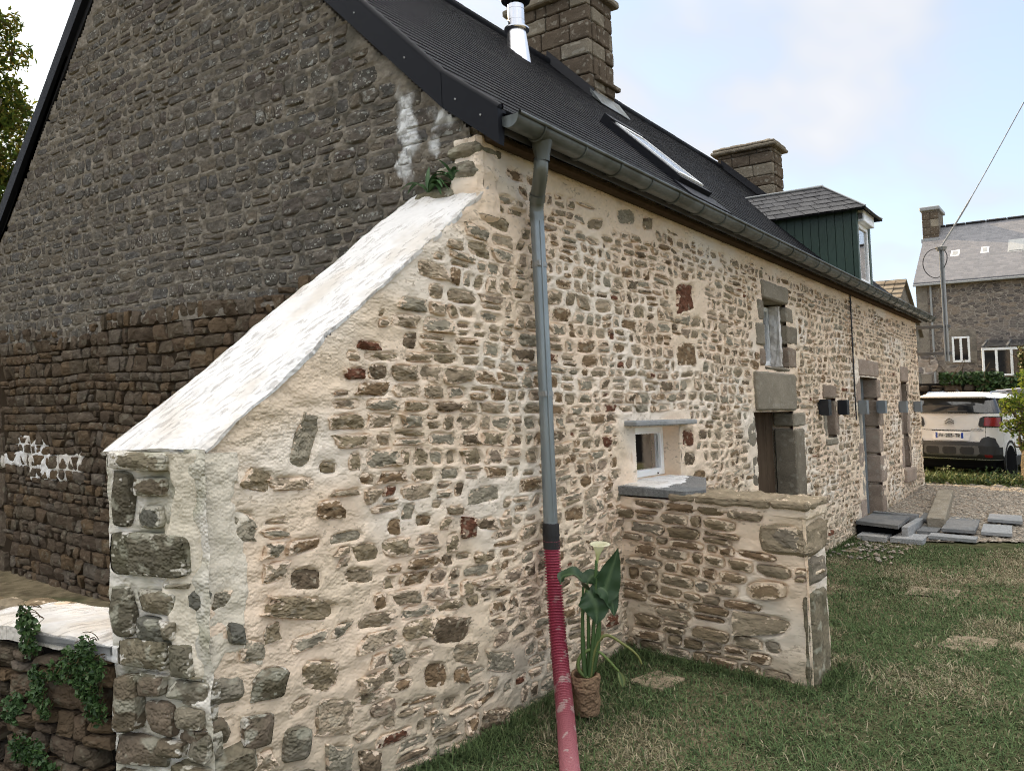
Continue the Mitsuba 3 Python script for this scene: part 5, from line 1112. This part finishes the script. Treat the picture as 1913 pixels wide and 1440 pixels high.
obj(gp + '__frame', cat([cbox(40.25, 40.35, y - .05, y + .05, .8, 2.42, .01) for y in (4.42, 3.92, 3.36, 2.3, 1.2)] + [cbox(40.24, 40.36, 1.1, 4.48, 2.40, 2.52, .01), cbox(40.24, 40.36, 1.1, 4.48, 1.28, 1.37, .01)]), 'm_pvc')
obj(gp + '__pane', box(40.29, 40.30, 1.2, 4.40, 1.37, 2.40), 'm_car_glass')
obj(gp + '__sill_wall', box(40.31, 42.1, 1.15, 4.38, .5, 1.28), 'm_far_wall')
obj(gp + '__roof_bar', cat([prism([(40.2, y - .04, 2.53), (42.15, y - .04, 2.93), (42.15, y + .04, 2.93), (40.2, y + .04, 2.53)], [(40.2, y - .04, 2.61), (42.15, y - .04, 3.01), (42.15, y + .04, 3.01), (40.2, y + .04, 2.61)]) for y in (4.42, 3.5, 2.58, 1.66)]), 'm_car_grey')
obj(gp + '__roof_pane', prism([(40.2, 1.1, 2.545), (42.15, 1.1, 2.945), (42.15, 4.4, 2.945), (40.2, 4.4, 2.545)], [(40.2, 1.1, 2.56), (42.15, 1.1, 2.96), (42.15, 4.4, 2.96), (40.2, 4.4, 2.56)]), 'm_car_glass')
rt = thing('retaining_wall', 'dark stone retaining wall behind the white car with ivy along its top', 'wall')
RTF = Face((24.5, 0, 0), (0, -1, 0))
obj(rt, box(24.52, 24.95, -14, 4.9, -1.6, .60), 'm_void')
q_r = rubble(sbox(-4.9, -1.5, 2, .62), -1.5, .62, (.16, .26), .22, .5, .03, rr, .05, .2, -4.9, 2, .7)
lay(rt, 'stone', RTF, q_r, 'm_dry_stone', rr, None, None, 120, H=(.01, .04), edge=.05, amp=.03, freq=5, bulge=.03)
ob = thing('outbuilding', 'old outbuilding with a mossy tiled roof behind the end of the cottage', 'building')
obj(ob, box(24.9, 29.2, 5.0, 12, -1.5, 2.4), 'm_gable_mortar')
obj(ob + '__gable', extrude_xz(Polygon([(24.9, 2.4), (29.2, 2.4), (27.05, 3.85)]), 5.0, 5.3), 'm_gable_mortar')
for r_ in range(9):
    t0, t1 = r_ / 9, (r_ + 1.1) / 9
    for k in range(16):
        y = 4.9 + k * .3
        q = [np.array([24.7 + 2.35 * t, yy_, 2.3 + 1.6 * t + .05 * (t == t0)]) for t, yy_ in ((t0, y), (t0, y + .285), (t1, y + .285), (t1, y))]
        obj(ob + '__roof_tile', prism([p_ - [0, 0, .03] for p_ in q], [p_ + [0, 0, .01 + rr.normal(0, .006)] for p_ in q]), 'm_tile')
obj(ob + '__roof', prism([(27.04, 4.9, 3.85), (29.4, 4.9, 2.25), (29.4, 12, 2.25), (27.04, 12, 3.85)], [(27.04, 4.9, 3.92), (29.4, 4.9, 2.32), (29.4, 12, 2.32), (27.04, 12, 3.92)]), 'm_tile')

# ------------------------------------------------------------------ power mast and cables
ma = thing('power_mast', 'galvanised power mast with two arms fixed to the far corner of the cottage', 'mast')
MX, MY = 16.35, 2.36
obj(ma, cat([cbox(MX - .05, MX + .05, MY - .035, MY - .012, .80, 2.86, .004), cbox(MX - .05, MX + .05, MY + .012, MY + .035, .80, 2.86, .004), cbox(MX - .012, MX + .012, MY - .012, MY + .012, .80, 2.85, .002)]), 'm_galv')
for z in (1.44, .95): obj(ma + '__arm', cbox(MX - .03, MX + .03, MY - .08, 3.6, z - .03, z + .03, .004), 'm_car_grey')
obj(ma + '__head', lathe([(.03, 0), (.075, .0), (.10, .06), (.03, .08), (0, .08)], (MX, MY, 2.83), 12), 'm_galv')
obj(ma + '__cable_loop', tube(spline([(MX - .02, MY + .03, 2.86), (MX - .1, MY + .22, 2.80), (MX - .1, MY + .26, 2.45), (MX - .05, MY + .10, 2.33), (MX, MY + .02, 2.40)], 24), .008, 6), 'm_black', True)
obj(ma + '__cable_loop', tube(spline([(MX - .02, MY - .03, 2.86), (MX - .06, MY - .09, 2.75), (MX - .05, MY - .03, 2.5)], 14), .008, 6), 'm_black', True)
tag(obj('power_cable', tube(spline([(MX, MY, 2.90), (MX + .1, MY - .36, 3.50), (15.9, .98, 5.03), (14.5, -1.5, 8.0)], 40), np.r_[np.full(6, .016), np.full(34, .008)], 6), 'm_galv', True), 'thick overhead cable rising from the mast to the upper right', 'cable')
tag(obj('distant_cable', tube([(16.2, 3.2, 2.02), (41.8, 7.6, 5.0)], .012, 5), 'm_galv', True), 'thin wire running behind the cottage end to the far house', 'cable')

# ------------------------------------------------------------------ parked cars
CZ = np.array([.36, .42, .50, .66, .85, 1.05, 1.18, 1.24, 1.25, 1.36, 1.47, 1.505, 1.51, 1.55, 1.585, 1.60])
CR = np.array([.24, .07, .01, .0, .05, .075, .09, .105, .107, .17, .25, .285, .20, .24, .42, .80])
CF = np.array([3.9, 4.05, 4.12, 4.13, 4.10, 4.0, 3.3, 2.95, 2.93, 2.7, 2.45, 2.36, 2.36, 2.25, 2.0, 1.6])
CW = np.array([.76, .83, .86, .865, .865, .86, .85, .835, .833, .785, .73, .71, .715, .685, .60, .42])
CC = np.array([.22, .26, .28, .28, .26, .25, .24, .23, .23, .22, .20, .19, .19, .18, .16, .12])
def car_outline(z, off=0.0):
    yr, yf, w, r = (np.interp(z, CZ, a) for a in (CR, CF, CW, CC)); p = []
    for cx, cy, a0 in ((w - r, yr + r, -90), (w - r, yf - r * 1.6, 0), (-w + r, yf - r * 1.6, 90), (-w + r, yr + r, 180)):
        for k in range(9):
            a = math.radians(a0 + k * 11.25); ry = r * 1.6 if cy > 1 else r
            p.append((cx + (r + off) * math.cos(a), cy + (ry + off) * math.sin(a)))
    return np.array(p)
def car_loft(zs, off=0.0, cap=False):
    L = np.array([np.c_[car_outline(z, off), np.full(36, z)] for z in zs]); n = 36
    i, j = np.meshgrid(np.arange(len(zs) - 1), np.arange(n), indexing='ij')
    f = np.stack([i * n + j, i * n + (j + 1) % n, (i + 1) * n + (j + 1) % n, (i + 1) * n + j], -1).reshape(-1, 4); v = L.reshape(-1, 3)
    f = np.vstack([f[:, [0, 1, 2]], f[:, [0, 2, 3]]])
    if cap: j = np.arange(n); f = np.vstack([f, np.stack([(len(zs) - 1) * n + j, (len(zs) - 1) * n + (j + 1) % n, j * 0 + len(v)], 1)]); v = np.vstack([v, [0, (v[-n:, 1].mean()), zs[-1] + .004]])
    return v, f
def rear_y(x, z):
    yr, w, r = (np.interp(z, CZ, a) for a in (CR, CW, CC)); d = np.clip((np.abs(x) - (w - r)) / r, 0, .97)
    return yr + r * (1 - np.sqrt(1 - d * d))
def rear_patch(poly, off, step=.012):
    a, b, c, d = poly.bounds; xs, zs = np.arange(a, c + step, step), np.arange(b, d + step, step)
    X, Zz = np.meshgrid(xs, zs, indexing='ij'); v = np.stack([X, rear_y(X, Zz) - off, Zz], -1).reshape(-1, 3); n = len(zs)
    i, j = np.meshgrid(np.arange(len(xs) - 1), np.arange(n - 1), indexing='ij')
    k = shapely.contains_xy(poly, (xs[:-1, None] + xs[1:, None]) / 2 + 0 * zs[None, :-1], (zs[None, :-1] + zs[None, 1:]) / 2 + 0 * xs[:-1, None]); i, j = i[k], j[k]
    return v, np.stack([i * n + j, (i + 1) * n + j, (i + 1) * n + j + 1, i * n + j + 1], 1)
sym = lambda pts: Polygon(list(pts) + [(-x, z) for x, z in reversed(pts)])
def car(label, pos, yaw, scale, paint, detail=True):
    k = thing('parked_car', label, 'car', None)
    R = np.array([[math.sin(yaw), math.cos(yaw), 0], [-math.cos(yaw), math.sin(yaw), 0], [0, 0, 1.0]])
    def put(name, m, mat, smooth=True):
        v, f = vf(m); v = np.array(v, float)
        v[:, 1] += .08 * np.clip(v[:, 0] / .85, -1, 1) ** 2 * np.clip(1 - v[:, 1] / 1.5, 0, 1); v[:, 2] += .045 * (1 - np.clip(v[:, 0] / .8, -1, 1) ** 2) * np.clip((v[:, 2] - 1.2) / .3, 0, 1)
        v = v * scale * np.array([.90, 1, 1]) @ R.T + np.array(pos); return obj(k + '__' + name, (v, f), mat, smooth)
    put('body', cat([car_loft(CZ[:8]), car_loft(CZ[12:], 0, True)]), paint, 35)
    put('spoiler', cbox(-.62, .62, .13, .34, 1.505, 1.54, .012), paint, False)
    put('windows', car_loft(CZ[7:13], -.004), 'm_car_glass', 35)
    put('floor', cbox(-.70, .70, .25, 3.8, .22, .40, .04), 'm_matt_black', False)
    put('underbody', car_loft([.36, .40, .46], .004), 'm_car_plastic', 35)
    for s in (-1, 1):
        put('roof_rail', tube([(s * .60, .50, 1.565), (s * .60, .62, 1.612), (s * .60, 1.5, 1.635), (s * .58, 2.0, 1.58)], .018, 8), 'm_chrome')
        for y in (.68, 3.25):
            w = put('wheel', lathe([(.0, -.09), (.20, -.09), (.22, -.10), (.31, -.10), (.33, -.07), (.33, .09), (.30, .10), (.0, .10)], (s * .78, y, .33), 28, (1, 0, 0)), 'm_matt_black', 40)
        w = put('wheel_arch', lathe([(.35, -.03), (.395, -.03), (.395, .005), (.35, .005)], (s * .87, .68, .36), 28, (1, 0, 0)), 'm_car_plastic', 40)
        put('side_cladding', cbox(s * .86 - .02, s * .86 + .02, 1.0, 2.9, .28, .46, .01), 'm_car_plastic', False)
    if not detail: return k
    put('rear_window', rear_patch(sym([(0, 1.24), (.66, 1.24), (.70, 1.27), (.635, 1.495), (0, 1.505)]), .008), 'm_car_glass')
    put('wiper', cat([tube([(.05, .09, 1.255), (.30, .105, 1.275)], .012, 6), cbox(-.05, .09, .08, .11, 1.245, 1.275, .006)]), 'm_car_plastic', False)
    put('tailgate_seam', cat([rear_patch(Polygon([(.62, .735), (.628, .735), (.628, 1.0), (.62, 1.0)]), .002, .004), rear_patch(Polygon([(-.62, .735), (-.612, .735), (-.612, 1.0), (-.62, 1.0)]), .002, .004), rear_patch(sym([(0, .932), (.60, .932), (.60, .940), (0, .940)]), .002, .004)]), 'm_car_plastic', False)
    put('plate_recess', rear_patch(sym([(0, .75), (.33, .75), (.38, .93), (0, .93)]), .001), paint)
    put('handle_shadow', rear_patch(sym([(0, .918), (.36, .918), (.36, .930), (0, .930)]), .006, .006), 'm_car_plastic')
    for s in (-1, 1):
        fl_ = lambda pts: Polygon([(s * x, z) for x, z in pts])
        put('tail_light_housing', rear_patch(fl_([(.50, 1.03), (.53, 1.16), (.60, 1.19), (.86, 1.19), (.86, .995), (.53, .995)]), .010, .008), 'm_car_plastic')
        put('tail_light', rear_patch(fl_([(.60, 1.02), (.61, 1.16), (.64, 1.175), (.84, 1.17), (.85, 1.01)]), .024, .008), 'm_red_lens')
        put('bumper_corner', rear_patch(fl_([(.50, .70), (.56, .80), (.66, .83), (.77, .80), (.83, .64), (.86, .64), (.86, .42), (.50, .42)]), .010, .010), 'm_car_plastic')
        put('reflector', rear_patch(fl_([(.60, .455), (.60, .505), (.72, .505), (.72, .455)]), .016, .008), 'm_red_lens')
    put('bumper', rear_patch(sym([(0, .42), (.56, .42), (.56, .70), (.53, .735), (0, .735)]), .006), 'm_car_plastic')
    put('skid_plate', rear_patch(sym([(0, .47), (.46, .47), (.52, .53), (.50, .66), (0, .66)]), .014), 'm_car_grey')
    for xc in (-.34, -.02, .30): put('skid_recess', rear_patch(Polygon([(xc - .13, .54), (xc - .10, .50), (xc + .10, .50), (xc + .13, .54), (xc + .13, .60), (xc + .10, .635), (xc - .10, .635), (xc - .13, .60)]), .018, .008), 'm_car_plastic')
    y0 = float(rear_y(0, .85)) - .02
    put('plate', cbox(-.285, .235, y0, y0 + .014, .785, .895, .003), 'm_plate', False)
    put('plate_band', cbox(-.284, -.245, y0 - .002, y0 + .01, .787, .893, .001), 'm_plate_blue', False); put('plate_band', cbox(.195, .234, y0 - .002, y0 + .01, .787, .893, .001), 'm_plate_blue', False)
    def words(txt, h, x, z, mat, name, bold=False):
        m = meshkit.text_mesh(txt, h, .004, bold); v = m.vertices; v = v * [min(1, .40 / v[:, 0].max()), 1, 1]; wdt = v[:, 0].max()
        yb = float(rear_y(x, z + h / 2)) - (.004 if 'plate' not in name else .0)
        if 'plate' in name: yb = y0 - .001
        vv = np.stack([v[:, 0] - wdt / 2 + x, yb - v[:, 2], v[:, 1] + z], 1); put(name, (vv, m.faces[:, ::-1]), mat, False)
    words('FV-203-TR', .060, -.025, .810, 'm_matt_black', 'plate_number', True)
    words('CITROËN', .026, -.02, 1.045, 'm_car_grey', 'lettering', True)
    words('C3 AIRCROSS', .020, .47, .952, 'm_car_grey', 'lettering')
    ye = float(rear_y(0, 1.11)) - .012
    for z in (1.085, 1.125):
        P = Polygon([(-.085, z - .02), (0, z + .025), (.085, z - .02), (.085, z - .038), (.03, z - .012), (0, z + .003), (-.03, z - .012), (-.085, z - .038)])
        m = trimesh.creation.extrude_polygon(P, .01, engine='earcut'); v = m.vertices; put('emblem', (np.stack([v[:, 0] - .02, ye + .01 - v[:, 2], v[:, 1]], 1), m.faces[:, ::-1]), 'm_car_grey', False)
    put('antenna', prism([(-.02, .5, 1.595), (.02, .5, 1.595), (.015, .66, 1.6), (-.015, .66, 1.6)], [(-.004, .50, 1.655), (.004, .50, 1.655), (.003, .6, 1.62), (-.003, .6, 1.62)]), 'm_car_plastic', False)
    return k
car('white crossover car seen from behind, parked past the end of the cottage', (16.9, 2.47, -1.43), math.radians(-9), 1.03, 'm_car_white')
car('dark car half hidden behind the green shrub', (22.6, .1, -1.34), math.radians(90), 1.05, 'm_black', False)

# ------------------------------------------------------------------ trees, shrub, ivy
def tree(key, label, trunk, clumps, n, size, cols, r, aspect=.45, cat_='tree', bark='m_bark', mat='m_tree_leaf'):
    k = thing(key, label, cat_)
    pts, limbs = [], []
    tot = sum(c[3] ** 2 for c in clumps)
    top = np.array(trunk[-1][:3])
    for (x, y, z, rad) in clumps:
        m = int(n * rad ** 2 / tot); c = np.array([x, y, z])
        q = r.normal(0, 1, (m, 3)); q /= np.linalg.norm(q, axis=1, keepdims=True)
        rr_ = rad * (.35 + .65 * r.random((m, 1)) ** .5) * (.8 + .45 * meshkit.noise(q * 2.6 + c))[:, None]
        p = c + q * rr_ * [1, 1, .8]
        p = p[meshkit.noise(p * 1.6 / max(rad, .3)) > .24]
        pts.append(p)
        j = np.array(trunk[r.integers(len(trunk) // 2, len(trunk))][:3]); mid = (j + c) / 2 + r.normal(0, rad * .15, 3)
        limbs.append(tube(spline([j, mid, c], 8), np.linspace(trunk[-1][3] * .7, .012, 8), 6))
        for _ in range(5):
            e = c + r.normal(0, 1, 3) * rad * .55; limbs.append(tube(spline([c, (c + e) / 2 + r.normal(0, .05, 3), e], 5), np.linspace(.02, .005, 5), 4))
    m, c = leaf_cloud(np.vstack(pts), size, r, cols, aspect, .15)
    obj(k + '__crown', m, mat, False, color=c)
    obj(k + '__trunk', tube(spline([t[:3] for t in trunk], 20), np.interp(np.linspace(0, 1, 20), np.linspace(0, 1, len(trunk)), [t[3] for t in trunk]), 12), bark, True)
    obj(k + '__limb', cat(limbs), bark, True)
    return k
rt_ = np.random.default_rng(17)
LIT = [(.10, .13, .025), (.075, .115, .025), (.13, .145, .03), (.05, .085, .02), (.14, .12, .03)]
tree('tree', 'tall leafy tree catching the sun behind the left slope of the gable', [(5.0, 19, -1.8, .32), (5.05, 19, .8, .26), (5.2, 18.9, 3.6, .2), (5.4, 18.8, 6.5, .12)],
     [(7.15, 18.3, 6.05, .55), (7.05, 18.5, 5.1, .6), (6.95, 18.5, 6.7, .5), (6.9, 18.7, 4.5, .6), (6.75, 18.5, 5.55, 1.0), (6.5, 18.8, 4.3, 1.0), (6.85, 18.4, 6.45, .62), (6.2, 19.2, 6.2, .9), (6.6, 18.9, 7.25, .55), (6.95, 18.2, 8.05, .34), (7.1, 18.3, 7.45, .42), (6.6, 18.6, 8.0, .5), (6.3, 19, 8.3, .7), (6.4, 18.8, 3.0, 1.1), (6.2, 19.2, 1.6, 1.1), (5.6, 19, 4.8, 1.5), (5.4, 18.8, 7, 1.5),
      (5.6, 18.0, 9.4, 1.5), (4.8, 18.6, 8.6, 1.4), (5.9, 17.8, 10.4, 1.1), (4.2, 19.2, 3.6, 1.6), (3.6, 19, 7, 1.6), (5.0, 18, 10.6, 1.2), (5.2, 19, .2, 1.5)], 42000, .17, LIT, rt_, .36)  # the high clumps, out of view, are added to shade the coping
tree('shrub', 'yellow green shrub with a thick mossy trunk at the right edge', [(16.65, 1.19, -1.5, .17), (16.65, 1.19, -.95, .15), (16.65, 1.15, -.5, .10)],
     [(16.6, 1.30, -.05, .33), (16.55, 1.46, -.38, .18), (16.6, 1.32, -.45, .22), (16.65, 1.02, .15, .42), (16.6, .9, -.3, .4), (16.6, 1.1, .50, .22), (16.55, 1.50, .02, .14), (16.6, 1.3, -.70, .10)], 2600, .075, [(.16, .20, .03), (.11, .16, .03), (.20, .22, .05), (.07, .12, .025)], rt_, .5, 'shrub')
def ivy(key, label, boxes, size, r, cols):
    k = thing(key, label, 'ivy'); p = np.vstack([np.array([x, y, z]) + r.uniform(-1, 1, (n, 3)) * np.array(d) for (x, y, z, d, n) in boxes])
    m, c = leaf_cloud(p, size, r, cols, .8, .4); obj(k + '__leaves', m, 'm_leaf', False, color=c)
    st = [tube(spline([p[i], p[i] + r.normal(0, .15, 3), p[i] + r.normal(0, .25, 3)], 5), .008, 4) for i in range(0, len(p), 60)]
    m = cat(st); labels[obj(k + '__stems', m, 'm_vc', False, color=np.tile([[.1, .07, .04]], (len(m[0]), 1)))] = {'kind': 'stuff'}
ivy('ivy', 'dark ivy spilling over the top of the retaining wall', [(24.5, 3.0, .72, (.2, .75, .16), 700), (24.35, 2.4, .50, (.1, .5, .22), 400), (24.6, 1.2, .62, (.2, .9, .2), 600)], .13, rt_, GREEN + [(.09, .13, .05)])
ivy('ivy', 'yellowish ivy climbing beside the glass porch', [(39.6, 2.7, 1.6, (.2, .35, .9), 700)], .16, rt_, [(.10, .10, .03), (.07, .085, .025), (.12, .09, .035)])
tag(obj('satellite_dish', trimesh.Trimesh(*lathe([(0, .0), (.16, .02), (.30, .07), (.32, .09), (.30, .085), (.0, .012)], (24.1, 4.02, 1.1), 20, (-.9, -.2, .3))), 'm_far_wall', True), 'grey dish just past the corner of the cottage', 'dish')

# ------------------------------------------------------------------ grass, weeds, gravel
def scatter(n, x0, x1, y0, y1, r, near=1.0):
    x = x0 + (x1 - x0) * r.random(n) ** near; return x, r.uniform(y0, y1, n)
def free(x, y):
    ok = (y < 2.78) | (x > 16.1)
    ok &= ~((x > PX - .03) & (x < PX + PT + .03) & (y > PY - .03))
    ok &= ~((x > 10.9) & (x < 16.3) & (y > 1.0)) & ~gravel_in(x, y)
    return ok
def grass_mesh(x, y, r, lmin, lmax, wid, lean, cols, z=None):
    n = len(x); z = gz(x, y) if z is None else z
    p = np.stack([x, y, z - .004], 1); a = r.uniform(0, 2 * math.pi, n); L = r.uniform(lmin, lmax, n); b = np.abs(r.normal(lean, .35, n))
    d = np.stack([np.cos(a) * np.sin(b), np.sin(a) * np.sin(b), np.cos(b)], 1); d2 = np.stack([np.cos(a) * np.sin(b + .6), np.sin(a) * np.sin(b + .6), np.cos(b + .6)], 1)
    s = np.stack([-np.sin(a), np.cos(a), 0 * a], 1) * (wid * r.uniform(.7, 1.4, n))[:, None]
    m = p + d * (L * .55)[:, None]; t = m + d2 * (L * .45)[:, None]
    V = np.stack([p - s, p + s, m - s * .7, m + s * .7, t], 1).reshape(-1, 3); k = np.arange(n)[:, None] * 5
    F = np.vstack([k + [0, 1, 3], k + [0, 3, 2], k + [2, 3, 4]])
    return (V, F), np.repeat(cols, 5, 0)
rgs = np.random.default_rng(31)
def grass_cols(x, y, r):
    t = meshkit.fbm(np.stack([x * 1.3, y * 1.3, x * 0 + 4], -1), 4, 9); dry = np.clip((t - .49) / .14, 0, 1) * .7 + .10
    g = np.array([(.095, .14, .06), (.12, .165, .075), (.07, .11, .05)])[r.integers(3, size=len(x))]; dcol = np.array([(.27, .235, .15), (.20, .175, .11), (.36, .32, .22)])[r.integers(3, size=len(x))]
    pick = r.random(len(x))[:, None] < dry[:, None]
    return np.where(pick, dcol, g) * r.uniform(.65, 1.35, (len(x), 1))
gparts = []
for n, x0, x1, y0, y1, lo, hi, w, ln in [(170000, 1.8, 7.5, -.6, 2.8, .022, .065, .0026, 1.05), (90000, 7.5, 12.5, -.9, 2.8, .02, .055, .0036, 1.0), (40000, 1.8, 9, -.6, 2.8, .05, .11, .0024, .9), (20000, 12, 16, -3, 1.2, .03, .07, .005, .8)]:
    x, y = scatter(n, x0, x1, y0, y1, rgs); k = free(x, y); x, y = x[k], y[k]
    if hi > .09:
        k = meshkit.fbm(np.stack([x * 2.2, y * 2.2, x * 0], -1), 3, 2) > .52; x, y = x[k], y[k]
    gparts.append(grass_mesh(x, y, rgs, lo, hi, w, ln, grass_cols(x, y, rgs)))
def along(xa, ya, xb, yb, n, spread):
    t = rgs.random(n); q = np.abs(rgs.normal(0, spread, n)); return xa + (xb - xa) * t + (ya != ya) * q, ya + (yb - ya) * t - q
for (xa, ya, xb, yb, n, sp) in [(2.3, 2.78, 4.95, 2.78, 2600, .06), (3.5, 2.76, 4.9, 2.76, 1500, .16), (4.85, 2.76, 4.85, 1.5, 1000, .05), (4.9, 1.48, 5.4, 1.48, 500, .06), (5.4, 2.78, 11, 2.78, 3000, .08), (3.6, 2.5, 4.1, 2.35, 600, .10), (3.0, 2.72, 3.6, 2.72, 1500, .10)]:
    x, y = along(xa, ya, xb, yb, n, sp)
    if xa == xb: x = x - np.abs(rgs.normal(0, .06, n))
    k = free(x, y); x, y = x[k], y[k]
    gparts.append(grass_mesh(x, y, rgs, .03, .11, .0026, .7, np.array([(.07, .105, .042), (.095, .13, .055), (.06, .088, .04)])[rgs.integers(3, size=len(x))] * rgs.uniform(.7, 1.3, (len(x), 1))))
m, c = join_col(gparts)
tag(obj('grass', m, 'm_grass', False, color=c), 'short mown grass with dry patches covering the lawn', 'grass'); labels['grass']['kind'] = 'stuff'
x, y = scatter(9000, 15.9, 18.5, .4, 3.6, rgs); k = (x > 16.25 + .15 * np.sin(y * 5)) ; x, y = x[k], y[k]
x = np.r_[x, rgs.uniform(16.3, 16.75, 4500)]; y = np.r_[y, rgs.uniform(.6, 2.95, 4500)]
g1, c1 = grass_mesh(x, y, rgs, .08, .30, .006, .5, np.array([(.10, .14, .03), (.07, .11, .028), (.16, .15, .06)])[rgs.integers(3, size=len(x))])
x, y = scatter(2600, 16.1, 17.2, .6, 3.3, rgs); p = np.stack([x, y, gz(x, y) + rgs.uniform(.02, .34, len(x)) * meshkit.noise(np.stack([x * 4, y * 4, x * 0], -1))], 1)
g2, c2 = leaf_cloud(p, .06, rgs, [(.08, .12, .03), (.05, .09, .025), (.13, .15, .05), (.03, .055, .02)], .6, .4)
tag(obj('weeds', cat([g1, g2]), 'm_leaf', False, color=np.vstack([c1, c2])), 'sunlit weeds and rough grass in front of the white car', 'weeds'); labels['weeds']['kind'] = 'stuff'
def pebbles(x, y, size, r, cols):
    ico = trimesh.creation.icosahedron(); v0, f0 = ico.vertices / np.linalg.norm(ico.vertices[0]), ico.faces; n = len(x)
    S = size * r.uniform(.5, 1.4, (n, 1, 1)) * r.uniform(.6, 1.3, (n, 1, 3)) * np.array([1, 1, .6]); V = v0[None] * S * (1 + r.normal(0, .12, (n, 12, 1)))
    V = V + np.stack([x, y, gz(x, y) + .022], 1)[:, None]; F = f0[None] + np.arange(n)[:, None, None] * 12
    C = np.array(cols)[r.integers(len(cols), size=n)] * r.uniform(.7, 1.3, (n, 1))
    return (V.reshape(-1, 3), F.reshape(-1, 3)), np.repeat(C, 12, 0)
x, y = scatter(15000, 11.0, 16.5, -2.2, 2.85, rgs); k = gravel_in(x, y); x, y = x[k], y[k]
x2, y2 = scatter(160, 9.4, 11.3, 2.0, 2.75, rgs)
m, c = pebbles(np.r_[x, x2], np.r_[y, y2], .020, rgs, [(.30, .265, .22), (.40, .36, .30), (.22, .20, .17), (.34, .28, .22)])
tag(obj('gravel', m, 'm_vc', False, color=c), 'loose grey and tan gravel around the slate slabs', 'gravel'); labels['gravel']['kind'] = 'stuff'
rub = []
for i in range(60):
    x_, y_ = rgs.uniform(16.05, 16.5), rgs.uniform(.2, 2.9)
    b = trimesh.creation.icosphere(1); b.vertices *= rgs.uniform(.02, .09, 3) * [1, 1.4, .6]; b.vertices += [x_, y_, float(gz(x_, y_)) + .02]
    rub.append(rough(b, .05, .012, 14, i))
m = cat(rub)
tag(obj('rubble_edge', m, 'm_granite', False, uv=np.tile([[.75, .5]], (len(m[0]), 1))), 'pale rough stones scattered along the far edge of the gravel', 'stones'); labels['rubble_edge']['kind'] = 'stuff'
